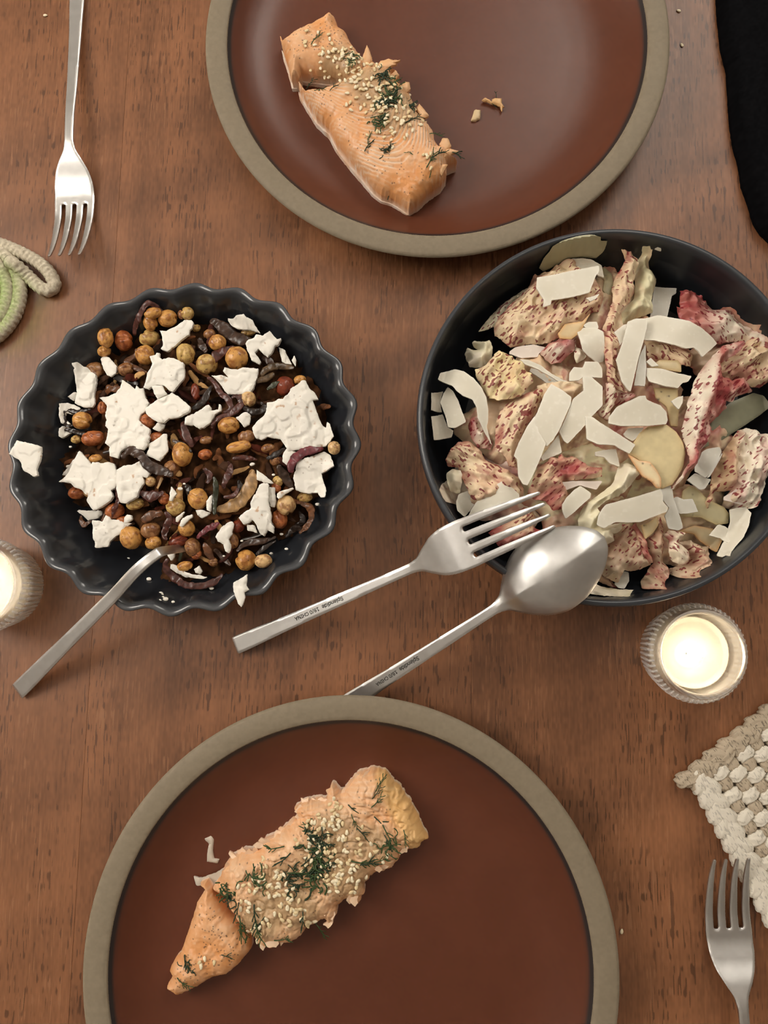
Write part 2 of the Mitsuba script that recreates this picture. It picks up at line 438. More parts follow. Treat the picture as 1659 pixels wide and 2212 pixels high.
HANDLE = [(0, 4.9), (2, 4.95), (40, 3.9), (80, 3.15), (108, 2.65)]


def fork_plan():
    body = strip(HANDLE + [(118, 2.6), (124, 3.4), (131, 7.0), (138, 10.4), (146, 12.0), (156, 12.3)])
    tines = []
    for k in range(4):
        y0, y1 = (-10.2 + 6.8 * k) * .001, (-9.0 + 6.0 * k) * .001
        pts = []
        for s in (1, -1):
            side = [(.153, y0 + s * .00212), (.170, y0 + (y1 - y0) * .36 + s * .0019), (.186, y0 + (y1 - y0) * .72 + s * .0014), (.1955, y1 + s * .0008), (.198, y1 + s * .0003)]
            pts += side if s == 1 else side[::-1]
        tines.append(Polygon(pts))
    p = shapely.union_all([body] + tines)
    return p.buffer(.0008, 12).buffer(-.0016, 12).buffer(.0008, 12)


def spoon_plan(handle=112, scale=1.0):
    b = [(0, 2.7), (6, 4.2), (11, 8.8), (17, 14.2), (25, 18.8), (33, 20.8), (41, 20.2), (50, 17.2), (58, 12.4), (63, 7.6), (65.5, 3.6), (66.3, .1)]
    h = [(x * handle / 108, w) for x, w in HANDLE]
    return strip(h + [(handle + x + 4, w) for x, w in b])


def cutlery_mesh(plan, zc, half=.0011, res=.0008, extra=None):
    xy, f, edge, d = sheet(plan, res)
    k = np.array(zc, float) * .001
    from scipy.interpolate import PchipInterpolator
    z = PchipInterpolator(k[:, 0], k[:, 1])(np.clip(xy[:, 0], k[0, 0], k[-1, 0]))
    if extra is not None: z = z + extra(xy, d)
    r = .0007
    h = half * np.sqrt(np.clip(1 - (1 - np.clip(d / r, 0, 1)) ** 2, .30, 1))
    v, f, _ = shell(xy, f, edge, z + h, z - h)
    return v, f


def frame_of(A, B):
    A, B = np.array(A, float), np.array(B, float)
    ex = (B - A) / np.linalg.norm(B - A)
    ey = np.cross([0, 0, 1.0], ex); ey /= np.linalg.norm(ey)
    return A, np.stack([ex, ey, np.cross(ex, ey)])


def posed(v, frame):
    return frame[0] + np.asarray(v) @ frame[1]


FACE_UP = [(0, 1.6), (40, 4.2), (80, 8.2), (105, 11.2), (118, 11.8), (130, 9.4), (142, 4.6), (152, 2.4), (162, 2.8), (175, 6.2), (187, 11.2), (198, 18.0)]


def flat_fork(root_px, handle_px, label, lift=0.0):
    R_, H_ = W([root_px], .003 + lift)[0], W([handle_px], .009 + lift)[0]
    ex = (R_ - H_) / np.linalg.norm(R_ - H_)
    A = R_ - .154 * ex
    fr = frame_of((*A, lift), (*(A + ex), lift))
    v, f = cutlery_mesh(fork_plan(), FACE_UP)
    return solo('table_fork', trimesh.Trimesh(posed(v, fr), f, process=False), 'mat_steel', label, 'fork', 'table forks', smooth=35)


flat_fork((161, 434), (157, 0), 'brushed steel table fork lying on bare wood, its tines pointing at the rope coaster')
flat_fork((1575, 2014), (1604, 2212), 'brushed steel table fork with its tine tips over the woven potholder', .0008)


from scipy.interpolate import PchipInterpolator


def engrave(parent, frame, x_end, zc, h1, h2, first, second):
    """The maker's marks, upside down along the handle's back: dark sunken lettering."""
    k = np.array(zc, float) * .001
    x = x_end
    for text, h in ((first, h1), (second, h2)):
        m = meshkit.text_mesh(text, h, .00006, bold=True)
        v = np.array(m.vertices)
        w = v[:, 0].max() - v[:, 0].min()
        lx, ly = x - (v[:, 0] - v[:, 0].min()), -(v[:, 1] - h / 2)
        lz = PchipInterpolator(k[:, 0], k[:, 1])(lx) + .00112 + v[:, 2]
        part(parent, 'engraving', trimesh.Trimesh(posed(np.c_[lx, ly, lz], frame), m.faces, process=False), 'mat_ink', False, label='small dark engraved lettering')
        x -= w + .0022


SERVE = [(0, 1.2), (60, 1.0), (105, 0), (118, 1.0), (130, 4.6), (141, 8.4), (149, 9.8), (157, 8.9), (168, 5.2), (180, -.4), (190, -5.5), (198, -10.0)]
A, B = (*W([(510, 1394)], .003)[0], .0018), (*W([(1017, 1170)], .064)[0], .0575)
fr = frame_of(A, B)
t = thing('serving_fork', 'steel serving fork lying face down from the table onto the rim of the salad bowl', 'fork')
v, f = cutlery_mesh(fork_plan(), SERVE)
sc = np.linalg.norm(np.array(B) - np.array(A)) / .154
v = v * [sc, 1.02, 1]
SERVE_S = [(x * sc, z) for x, z in SERVE]
part(t, 'body', trimesh.Trimesh(posed(v, fr), f, process=False), 'mat_steel', 35)
engrave(t, fr, .0745, SERVE_S, .0021, .0020, 'Splendide', '18/0 CHINA')

neck, low = np.array([*W([(1052, 1326)], .046)[0], .046]), np.array([*W([(788, 1495)], .009)[0], .009])
dirn = (neck - low) / np.linalg.norm(neck - low)
A = low - dirn * (low[2] - .0022) / dirn[2]
HL = np.linalg.norm(neck - A) * 1000
fr = frame_of(A, neck)
t = thing('serving_spoon', 'steel serving spoon lying hollow side down with its bowl over the salad', 'spoon')
ZS = [(0, 0), (HL * .6, .4), (HL, 0), (HL + 10, -1.6), (HL + 40, -4.5), (HL + 72, -9.5)]
plan = spoon_plan(HL)
v, f = cutlery_mesh(plan, ZS, extra=lambda xy, d: sstep(HL * .001 + .002, HL * .001 + .022, xy[:, 0]) * .0098 * (1 - (1 - np.clip(d / .0215, 0, 1)) ** 2.2))
part(t, 'body', trimesh.Trimesh(posed(v, fr), f, process=False), 'mat_steel', 35)
engrave(t, fr, HL * .001 - .046, ZS, .0021, .0019, 'Splendide', '18/0 CHINA')

# the spoon standing in the chickpeas
P0, zt = W([(38, 1494)], .0022)[0], .045
for _ in range(8):
    P1, Pr = W([(348, 1184)], zt)[0], W([(247, 1300)], .0388)[0]
    ex = (P1 - P0) / np.linalg.norm(P1 - P0)
    L1, Lr = np.linalg.norm(P1 - P0) * 1000, float((Pr - P0) @ ex) * 1000
    zt = min(.062, .0022 + (.0388 - .0022) * L1 / Lr)
fr = frame_of((*P0, 0), (*(P0 + ex), 0))
ZD = [(0, 2.2), (Lr * .5, 20.5), (Lr, 38.8), (L1 - 10, zt * 1000 - 3.2), (L1 - 3, zt * 1000 - 4.5), (L1 + 5, 24), (L1 + 14, 19), (L1 + 50, 18), (L1 + 80, 22)]
plan = spoon_plan(L1 + 8)
v, f = cutlery_mesh(plan, ZD, extra=lambda xy, d: -sstep(L1 * .001 + .010, L1 * .001 + .03, xy[:, 0]) * .006 * (1 - (1 - np.clip(d / .0215, 0, 1)) ** 2.2))
solo('dish_spoon', trimesh.Trimesh(posed(v, fr), f, process=False), 'mat_steel', 'steel spoon buried in the chickpeas, its straight handle leaning over the scalloped rim', 'spoon', smooth=35)


# ------------------------------------------------------------------ votive candles
def candle(cx, cy, wick, label, flame_dir, glass='mat_glass'):
    t = thing('votive_candle', label, 'candle', 'votive candles in ribbed glass')
    prof = [(0, .0003), (.0195, .0003), (.0212, .0008), (.0220, .0022), (.0226, .005), (.0240, .014), (.0256, .024), (.0261, .0285), (.0257, .0303), (.0243, .0317), (.0238, .0330), (.0236, .0352), (.0230, .0364), (.0219, .0366), (.0211, .0356), (.0207, .0335), (.0203, .014), (.0198, .0100), (.0180, .0086), (0, .0085)]
    p = np.array(prof)
    s = np.r_[0, np.cumsum(np.hypot(np.diff(p[:, 0]), np.diff(p[:, 1])))]
    ss = np.unique(np.r_[np.linspace(0, s[-1], 60), s])
    r, z = np.interp(ss, s, p[:, 0]), np.interp(ss, s, p[:, 1])
    v, f = lathe(np.c_[r, z], 56 * 8)
    a = np.arctan2(v[:, 1], v[:, 0])
    outer = np.repeat(ss < s[7] + .0005, 56 * 8)
    k = outer * sstep(.0015, .004, v[:, 2]) * (1 - sstep(.0285, .0308, v[:, 2]))
    rr = 1 + k * (.020 * (np.abs(np.cos(28 * a)) - .6))
    v = np.c_[v[:, 0] * rr + cx, v[:, 1] * rr + cy, v[:, 2]]
    part(t, 'glass', trimesh.Trimesh(v, f, process=False), glass, 50, label='clear ribbed glass cup')
    rods = []
    for k in range(56):
        b = 2 * math.pi * (k + .5) / 56
        rods.append(tube([(cx + q * math.cos(b), cy + q * math.sin(b), h) for q, h in ((.0222, .0025), (.0233, .009), (.0248, .019), (.0259, .0272), (.0253, .0302), (.0242, .0316))], [.0004, .0007, .0008, .0009, .0009, .0006], 6, sub=2))
    part(t, 'ribs', trimesh.util.concatenate(rods), 'mat_glass_rib', True, label='moulded glass ribs')
    wx, wy = wick
    top = .0222
    wp = [(0, .0090), (.0185, .0090), (.0193, .0098), (.0193, top), (.0189, top + .0003), (.0182, top - .0002), (.0172, top - .0007), (.0165, top - .0009)] + [(x, top - .0009) for x in np.linspace(.0160, .0003, 26)]
    v, f = lathe(wp, 96, cx, cy)
    dw = np.hypot(v[:, 0] - wx, v[:, 1] - wy)
    up = v[:, 2] > .02
    v[:, 2] -= up * (.0011 * (1 - sstep(.0040, .0062, dw)) - .0005 * np.exp(-((dw - .0068) / .0012) ** 2))
    part(t, 'wax', trimesh.Trimesh(v, f, process=False), 'mat_wax', 40, label='cream melted wax')
    zb = top - .0022
    part(t, 'wick', tube([(wx, wy, zb), (wx + .0003, wy, zb + .004), (wx + .0012, wy + .0003, zb + .0062)], .00055), 'mat_wick')
    fz, fr_ = zb + .0042, np.array([0, .0014, .0024, .0029, .0030, .0027, .0021, .0013, .0005, .0])
    hh = np.array([0, .0006, .002, .0038, .0055, .0080, .0105, .013, .0152, .0165])
    v, f = lathe(np.c_[fr_, hh + fz], 24, wx, wy)
    sway = ((v[:, 2] - fz) / .0165) ** 2
    v[:, 0] += sway * flame_dir[0]; v[:, 1] += sway * flame_dir[1]
    m = trimesh.Trimesh(v, f, process=False)
    part(t, 'flame', m, 'mat_ceiling', True, label='small bright flame', emitter={'type': 'area', 'radiance': {'type': 'rgb', 'value': list(FLAME_L)}})


c = W([(1465, 1404.5)], 0)[0]
candle(c[0], c[1], W([(1484, 1412)], .0205)[0], 'lit votive candle in ribbed clear glass below the salad bowl', (.0016, .0004))
c = W([(17, 1267)], 0)[0]
candle(c[0], c[1], (c[0] - .002, c[1] + .001), 'lit votive candle in ribbed clear glass beside the scalloped dish', (-.001, 0))

# ------------------------------------------------------------------ rope coaster and the green glass on it
scene['mat_rope'] = principled(mikit.proc(lambda p, n, uv: mikit.mix((.34, .29, .21), (.68, .62, .50), mikit.noise(p.x * 900, p.y * 900, p.z * 900) * .7 + mikit.noise(p.x * 2600, p.y * 2600, p.z * 2600) * .3)), .85, .15)
scene['mat_cloth_black'] = principled(mikit.proc(lambda p, n, uv: mikit.mix((.003, .003, .0035), (.007, .007, .008), mikit.fbm(p.x * 700, p.y * 700, 3))), 1.0, .0)


def rope(points, radius, step=.0006, sides=16, twist=.0032):
    P = np.array(points, float)
    t = np.r_[0, np.cumsum(np.linalg.norm(np.diff(P, axis=0), axis=1))]
    from scipy.interpolate import CubicSpline
    tt = np.arange(0, t[-1], step)
    m = tube(CubicSpline(t, P)(tt), radius, sides, sub=1)
    v = np.array(m.vertices)
    n = (len(v) - 2) // sides - 2
    ring = v[sides:sides * (n + 1)].reshape(n, sides, 3)
    c = ring.mean(1, keepdims=True)
    a = np.arange(sides) * 2 * np.pi / sides
    s = tt[:, None]
    k = 1 + .11 * np.maximum(np.sin(2 * np.pi * s / twist + a * 2), np.sin(2 * np.pi * s / twist - a * 2)) - .03
    v[sides:sides * (n + 1)] = (c + (ring - c) * k[:, :, None]).reshape(-1, 3)
    return trimesh.Trimesh(v, m.faces, process=False)


cc = W([(-80, 640)], .004)[0]
t = thing('rope_coaster', 'cream coiled rope coaster with a hanging loop beneath the green glass', 'coaster')
turns = np.linspace(0, 4.3 * 2 * np.pi, 500)
a0 = -.23
rad = .0052 + turns / (2 * np.pi) * .0074
part(t, 'coil', rope(np.c_[cc[0] + rad * np.cos(turns + a0), cc[1] + rad * np.sin(turns + a0), np.full(500, .0040)], .0040), 'mat_rope', True)
lp = np.array([(-25, 521), (15, 533), (55, 551), (92, 574), (113, 600), (116, 619), (104, 627), (88, 622), (70, 606), (52, 588), (36, 574), (20, 566)])
lz = np.full(len(lp), .0041); lz[-3:] = (.0062, .0090, .0085)
part(t, 'loop', rope(np.c_[W(lp, lz), lz], .0039), 'mat_rope', True)
gp = [(.0001, .0085), (.0215, .0085), (.0235, .0105), (.0245, .02), (.0250, .030)]
solo('green_glass', tri(lathe(gp, 96, cc[0] - .0005, cc[1] - .0005)), 'mat_green_glass', 'green drinking glass standing on the rope coaster', 'glass', smooth=50)

# ------------------------------------------------------------------ woven potholder
t = thing('woven_potholder', 'cream and beige woven loop potholder with a braided edge under the fork tips', 'potholder')


def knit(scale, rgb):
    def fn(p, n, uv):
        s = mikit.noise(p.x * 1700 + p.y * 900, p.y * 700, p.z * 600)
        k = mikit.smoothstep(.62, .82, s)
        return mikit.mix(mi.Color3f(rgb), mi.Color3f([c * .50 for c in rgb]), k * scale)
    return mikit.proc(fn)


scene['mat_loop_white'] = principled(knit(.55, (.66, .62, .53)), .9, .1)
scene['mat_loop_beige'] = principled(knit(1.0, (.43, .36, .27)), .9, .1)
scene['mat_loop_back'] = principled((.16, .13, .10), .95, .05)


def lump(lx, ly, lz, seed, ridges=.06):
    s = trimesh.creation.icosphere(3, 1.0)
    v = np.array(s.vertices)
    q = np.sign(v) * np.abs(v) ** .72
    rib = 1 + ridges * np.sin(v[:, 1] * 9 + 2.2 * np.sin(v[:, 0] * 5 + seed)) + .10 * (vnoise(v, 2.2, seed) - .5)
    q = q * [lx, ly, lz] * rib[:, None]
    return trimesh.Trimesh(q, s.faces, process=False)


o, U, V = np.array([1595.0, 1672.0]), np.array([26.1, -21.3]), np.array([12.9, 23.6])
w0, wu, wv = (W([o + d], .006)[0] for d in (0 * U, U, V))
wu, wv = wu - w0, wv - w0
lu, lv = np.linalg.norm(wu), np.linalg.norm(wv)
au, av = math.degrees(math.atan2(wu[1], wu[0])), math.degrees(math.atan2(wv[1], wv[0]))
WH = [mikit.ply(lump(lu * .62, lv * .58, .0032, s), 'mat_loop_white', smooth=True) for s in range(4)]
BG = [mikit.ply(lump(lv * .62, lu * .45, .0029, s + 10), 'mat_loop_beige', smooth=True) for s in range(4)]
cell = lambda i, j: w0 + i * wu + j * wv
part(t, 'backing', trimesh.convex.convex_hull(np.array([[*cell(i, j), z] for i, j in ((-2.2, -1.6), (9, -1.6), (9, 14.6), (-2.2, 14.6)) for z in (.0008, .0035)])), 'mat_loop_back', False)
for j in range(-1, 15):
    for i in range(-1, 9):
        x, y = cell(i, j) + rng.normal(0, .00025, 2)
        even = (i + j) % 2 == 0
        src = (WH if even else BG)[int(rng.integers(4))]
        scene[numbered(t + '__loop')] = {**src, 'to_world': T().translate([float(x), float(y), .0048 if even else .0042]).rotate([0, 0, 1], float((au if even else av) + rng.normal(0, 3)))}
ET = [mikit.ply(lump(.0082, .0042, .0038, s + 30, .08), 'mat_loop_beige', smooth=True) for s in range(3)]
EL = [mikit.ply(lump(.0078, .0044, .0040, s + 40, .05), 'mat_loop_white', smooth=True) for s in range(3)]
for k in range(22):
    i = -2.9 + k * .58
    x, y = cell(i, -2.15 + .28 * (k % 2))
    scene[numbered(t + '__edge_loop')] = {**ET[k % 3], 'to_world': T().translate([float(x), float(y), .0044]).rotate([0, 0, 1], float(au + (28 if k % 2 else -24)))}
for k in range(26):
    j = -1.5 + k * .66
    x, y = cell(-2.45 + .42 * (k % 2), j)
    scene[numbered(t + '__edge_loop')] = {**EL[k % 3], 'to_world': T().translate([float(x), float(y), .0046]).rotate([0, 0, 1], float(av + (30 if k % 2 else -26)))}

# ------------------------------------------------------------------ black napkin
px = [(1560, -140), (1562, -20), (1566, 30), (1571, 78), (1584, 130), (1588, 190), (1592, 250), (1600, 300), (1611, 335), (1618, 385), (1633, 425), (1645, 465), (1661, 490), (1740, 560), (1900, 560), (1960, -140)]
xy, f, edge, d = sheet(Polygon(W(px, .012)).buffer(.003).buffer(-.003), .0022, .0004, 3)
fold = vnoise(xy @ np.array([[.8, .6], [-.6, .8]]) * [1, .35], 45, 12, 3)
top = .0035 + .0135 * np.sqrt(1 - (1 - np.clip(d / .014, 0, 1)) ** 2) + .011 * (fold - .5) * sstep(0, .012, d)
v, f, _ = shell(xy, f, edge, top, np.full(len(xy), .0004))
solo('black_napkin', trimesh.Trimesh(v, f, process=False), 'mat_cloth_black', 'crumpled black cloth napkin beside the dinner plate with loose crumbs', 'napkin', smooth=60)
import shapely.affinity

# ------------------------------------------------------------------ salmon
SALMON_O, SALMON_P, SALMON_W = (.61, .265, .090), (.68, .425, .245), (.71, .57, .43)
from scipy.spatial import cKDTree


class Slab:
    """A piece of cooked fish standing on z0: outline in world coordinates, height H."""

    def __init__(self, parent, name, poly, z0, H, axis, seed, res=.0006, jag=.0005, bulge=.010, label=None, line=.0034, pale=.5, tilt=(0, 0), rough=0.0, rugged=1.0, edge_h=.5, crust=(), yellow=None, skirt=None, lines=1.0):
        if skirt is not None:
            sxy, sf, se, sd = sheet(shapely.affinity.translate(poly.buffer(-.0004), -.0012, -.0008), .0016, .0004, seed + 50)
            sv, sf, ss = shell(sxy, sf, se, np.full(len(sxy), z0 + skirt) + .001 * (vnoise(sxy, 300, seed + 3) - .5), np.full(len(sxy), z0))
            part(parent, 'skin_edge', trimesh.Trimesh(sv, sf, process=False), 'mat_food', True, lerp((.66, .59, .52), (.58, .40, .28), sstep(.35, .7, vnoise(sxy, 260, seed)))[ss], 'white fatty lower edge')
        xy, f, edge, d = sheet(poly, res, jag, seed, rough)
        a = math.radians(axis)
        c = xy.mean(0)
        u, w = (xy - c) @ [math.cos(a), math.sin(a)], (xy - c) @ [-math.sin(a), math.cos(a)]
        n1, n2, n3 = vnoise(xy, 70, seed), vnoise(xy, 240, seed + 1), vnoise(xy, 620, seed + 2)
        ph = (u + 9 * (w ** 2) / .03 * .16 + .0035 * (n1 - .5)) / line
        saw = ph - np.floor(ph)
        dome = edge_h + (1 - edge_h) * np.sqrt(1 - (1 - np.clip(d / bulge, 0, 1)) ** 2)
        top = z0 + H * dome + .0030 * (n1 - .5) + rugged * (.0014 * (n2 - .5) + .0008 * (n3 - .5)) - (rugged - 1) * .0010 * np.exp(-((vnoise(xy, 190, seed + 21, 2) - .5) / .035) ** 2) - .00055 * lines * np.exp(-(np.minimum(saw, 1 - saw) / .12) ** 2) * sstep(.40, .6, vnoise(xy, 55, seed + 6)) + tilt[0] * u + tilt[1] * w
        lay = .0009 * (vnoise(np.c_[xy, xy[:, 0] * 0 + 5], 420, seed + 4) - .5)
        v, f, src = shell(xy, f, edge, top + lay * (d < .004), np.full(len(xy), z0))
        col = lerp(SALMON_O, SALMON_P, np.clip(pale + 1.5 * (n1 - .5) + .8 * (n2 - .5), 0, 1))
        stripe = np.exp(-(np.minimum(saw, 1 - saw) / .16) ** 2) * sstep(.35, .6, vnoise(xy, 55, seed + 6))
        col = lerp(col, SALMON_W, np.clip(.75 * lines * stripe + .35 * sstep(.55, .8, n3), 0, 1))
        for (cx_, cy_, cr_) in crust:
            q_ = W([(cx_, cy_)], z0 + H)[0]
            m_ = sstep(cr_ * .00026, cr_ * .00026 * .45, np.hypot(xy[:, 0] - q_[0], xy[:, 1] - q_[1]) + .006 * (n2 - .5))
            col = lerp(col, lerp((.46, .31, .165), (.30, .195, .10), n3), m_ * .80)
        if yellow is not None:
            A_, B_ = W([yellow[0], yellow[1]], z0 + H)
            dd = shapely.distance(shapely.points(xy), shapely.LineString([A_, B_]))
            col = lerp(col, (.68, .44, .155), sstep(yellow[2] * .00026, yellow[2] * .00013, dd + .003 * (n1 - .5)) * .6)
        k = rng.integers(0, len(xy), 170 if len(xy) > 3000 else 45)
        dist, _ = cKDTree(xy[k]).query(xy)
        self.xy, self.top, self.tree = xy, top, cKDTree(xy)
        col = lerp(col, (.055, .030, .018), (dist < .0003 + .00035 * vnoise(xy, 150, seed + 17)) * .9 * (d > .003))
        cc = col[src]
        low = np.r_[np.zeros(2 * len(xy)), np.zeros(len(np.unique(edge))), np.ones(len(np.unique(edge)))]
        cc = lerp(cc, (.72, .66, .58), low * .85)
        part(parent, name, trimesh.Trimesh(v, f, process=False), 'mat_food', True, cc, label)

    def z(self, p):
        return self.top[self.tree.query(p)[1]]


def seed_mesh(s):
    m = trimesh.creation.icosphere(1, 1.0)
    v = np.array(m.vertices)
    v[:, 1] *= 1 - .28 * v[:, 0]
    return trimesh.Trimesh(v * [.00150, .00090, .00058], m.faces, process=False)


scene['mat_seed'] = principled((.66, .53, .31), .45, .4)
scene['mat_seed_pale'] = principled((.74, .66, .47), .45, .4)
SEEDS = [mikit.ply(seed_mesh(0), b, smooth=True) for b in ('mat_seed', 'mat_seed_pale')]


def sprig(length, n, seed, clump=False):
    r = np.random.default_rng(seed)
    out = []
    if clump:
        for _ in range(n):
            a = r.uniform(0, 2 * np.pi)
            o = r.normal(0, length * .28, 2)
            l = r.uniform(.3, .6) * length
            out.append(tube([(o[0], o[1], r.uniform(0, .0010)), (o[0] + l * .5 * math.cos(a), o[1] + l * .5 * math.sin(a), .0012), (o[0] + l * math.cos(a + r.normal(0, .5)), o[1] + l * math.sin(a + r.normal(0, .5)), r.uniform(0, .001))], r.uniform(.00022, .0005), 5, sub=2))
    else:
        b = r.normal(0, .25)
        stem = np.array([(x, b * x * x / length, .0006 + .0010 * math.sin(3 * x / length)) for x in np.linspace(0, length, 5)])
        out.append(tube(stem, np.linspace(.00034, .00020, 5), 5, sub=2))
        for k in range(n):
            q = r.uniform(.25, 1)
            base = np.array([q * length, b * q * q * length, .0008])
            a = r.choice([-1, 1]) * r.uniform(.35, .95)
            l = length * r.uniform(.25, .5)
            out.append(tube([base, base + [l * .5 * math.cos(a), l * .5 * math.sin(a), .0004], base + [l * math.cos(a * .8), l * math.sin(a * .8), r.uniform(-.0004, .0006)]], .00021, 4, sub=2))
    return trimesh.util.concatenate(out)


scene['mat_dill_green'] = principled((.030, .060, .016), .5, .35)
scene['mat_dill_dark'] = principled((.014, .030, .012), .5, .35)
SPRIGS = [mikit.ply(sprig(.0085, 6, 50 + k), 'mat_dill_green' if k % 2 else 'mat_dill_dark', smooth=True) for k in range(6)]
CLUMPS = [mikit.ply(sprig(.0090, 22, 80 + k, True), 'mat_dill_dark' if k % 2 else 'mat_dill_green', smooth=True) for k in range(4)]
BLADES = [mikit.ply(sprig(.0060, 2, 90 + k), 'mat_dill_dark', smooth=True) for k in range(3)]


def topping(t, slabs, zref, seeds, sprigs, clumps):
    def height(p):
        zs = [s.z(p) for s in slabs]
        ds = [s.tree.query(p)[0] for s in slabs]
        return zs[int(np.argmin(ds))], min(ds)
    n = 0
    for (x, y, sx, sy, ang, cnt) in seeds:
        c, s = math.cos(math.radians(ang)), math.sin(math.radians(ang))
        for _ in range(cnt):
            a, b = np.clip(rng.normal(0, 1, 2), -1.9, 1.9)
            p = W([(x + sx * a * c - sy * b * s, y + sx * a * s + sy * b * c)], zref)[0]
            z, d = height(p)
            if d > .0012: continue
            scene[numbered(t + '__sesame_seed')] = {**SEEDS[int(rng.integers(2))], 'to_world': T().translate([float(p[0]), float(p[1]), float(z) + .0005 + rng.uniform(0, .0006)]).rotate([0, 0, 1], float(rng.uniform(0, 360))).rotate([0, 1, 0], float(rng.normal(0, 12)))}
    for src, lst, nm in ((SPRIGS, sprigs, 'dill_sprig'), (CLUMPS, clumps, 'dill_clump')):
        for k, (x, y, ang, sc) in enumerate(lst):
            p = W([(x, y)], zref)[0]
            z, d = height(p)
            m = src[(k * 5 + 1) % len(src)]
            scene[numbered(t + '__' + nm)] = {**m, 'to_world': T().translate([float(p[0]), float(p[1]), float(z) + .0002]).rotate([0, 0, 1], float(ang - 11)).scale(float(sc))}


def zoomed(pts, ox, oy, s):
    return np.array(pts, float) / s + [ox, oy]


# the fillet on the far plate
q = lambda pts: zoomed(pts, 560, 0, 3.0722)
ZP = .0052
head_up = q([(150, 210), (220, 160), (300, 118), (410, 58), (460, 25), (500, 60), (520, 120), (570, 150), (600, 220), (650, 290), (690, 350), (715, 308), (745, 365), (700, 440), (640, 500)])
head_low = q([(520, 575), (400, 560), (290, 545), (270, 590), (228, 592), (200, 480), (170, 390), (152, 300)])
main_up = q([(300, 545), (420, 540), (560, 470), (680, 400), (750, 352), (800, 392), (860, 388), (932, 420), (880, 442), (920, 490), (990, 548), (1020, 610), (1060, 700), (1120, 770), (1160, 815), (1165, 870), (1200, 920), (1250, 922), (1270, 970), (1322, 1005), (1250, 1035), (1248, 1105), (1210, 1160), (1130, 1215), (1060, 1290), (1000, 1332)])
main_low = q([(890, 1368), (815, 1345), (760, 1300), (680, 1200), (600, 1105), (520, 1003), (470, 905), (390, 832), (320, 722), (275, 645), (272, 600)])
wp = lambda up, low, zu, zl: Polygon(np.vstack([W(up, zu), W(low, zl)])).buffer(0)
t = thing('salmon_fillet', 'whole salmon fillet with one smooth orange side, beside two loose crumbs', 'salmon')
s2 = Slab(t, 'thick_piece', wp(main_up, main_low, .0265, .0075), ZP, .0215, -61, 11, label='large flaked piece', pale=.25, skirt=.0048, lines=1.3, crust=[(*zoomed([(760, 580)], 560, 0, 3.0722)[0], 75), (*zoomed([(900, 720)], 560, 0, 3.0722)[0], 80), (*zoomed([(600, 480)], 560, 0, 3.0722)[0], 45)])
s1 = Slab(t, 'end_piece', wp(head_up, head_low, .0255, .0075), ZP, .0205, -61, 12, label='smooth pale end piece', pale=.45, skirt=.0032, lines=.15, crust=[(*zoomed([(520, 410)], 560, 0, 3.0722)[0], 60), (*zoomed([(420, 480)], 560, 0, 3.0722)[0], 40)])
z3 = lambda x, y: zoomed([(x, y)], 560, 0, 3.0722)[0]
topping(t, [s1, s2], .026,
        [(*z3(470, 370), 34, 22, 20, 46), (*z3(600, 430), 26, 20, 30, 30), (*z3(720, 600), 30, 30, 50, 46), (*z3(860, 690), 30, 42, -40, 50), (*z3(930, 780), 16, 16, 0, 14), (*z3(840, 900), 22, 8, 10, 8), (*z3(420, 500), 14, 8, -20, 12), (*z3(1080, 1100), 10, 24, 0, 5)],
        [(*z3(345, 300), 70, .9), (*z3(300, 520), 60, .8), (*z3(360, 590), 10, .7), (*z3(470, 610), 60, .7), (*z3(540, 370), 20, .9), (*z3(700, 1010), 75, .9), (*z3(720, 960), 95, .7), (*z3(830, 1030), 60, .8), (*z3(1110, 1120), 65, 1.1), (*z3(1150, 1060), 50, 1.0), (*z3(1130, 1170), 85, .8), (*z3(850, 1270), 90, .8), (*z3(1130, 880), 10, .8), (*z3(970, 820), 30, 1.0), (*z3(740, 790), 10, 1.0), (*z3(1260, 985), -2, 1.0), (*z3(960, 1025), 10, .5)],
        [(*z3(650, 440), 0, .8), (*z3(620, 400), 40, .6), (*z3(830, 510), 30, .9), (*z3(870, 640), 80, 1.0), (*z3(860, 700), 10, 1.0), (*z3(800, 820), 50, .8), (*z3(1010, 700), 20, .7), (*z3(900, 560), 0, .7), (*z3(840, 1010), 0, .5)])


def morsel(name, px, z, H, label, cat, col, seed, bsdf='mat_food', jag=.0003):
    xy, f, edge, d = sheet(Polygon(W(px, z + H)).buffer(0), .0004, jag, seed)
    n = vnoise(xy, 500, seed)
    top = z + H * (.45 + .55 * np.sqrt(1 - (1 - np.clip(d / .002, 0, 1)) ** 2)) + .0006 * (n - .5)
    v, f, src = shell(xy, f, edge, top, np.full(len(xy), z))
    c = lerp(col, np.array(col) * .75, n)
    return solo(name, trimesh.Trimesh(v, f, process=False), bsdf, label, cat, color=c[src])


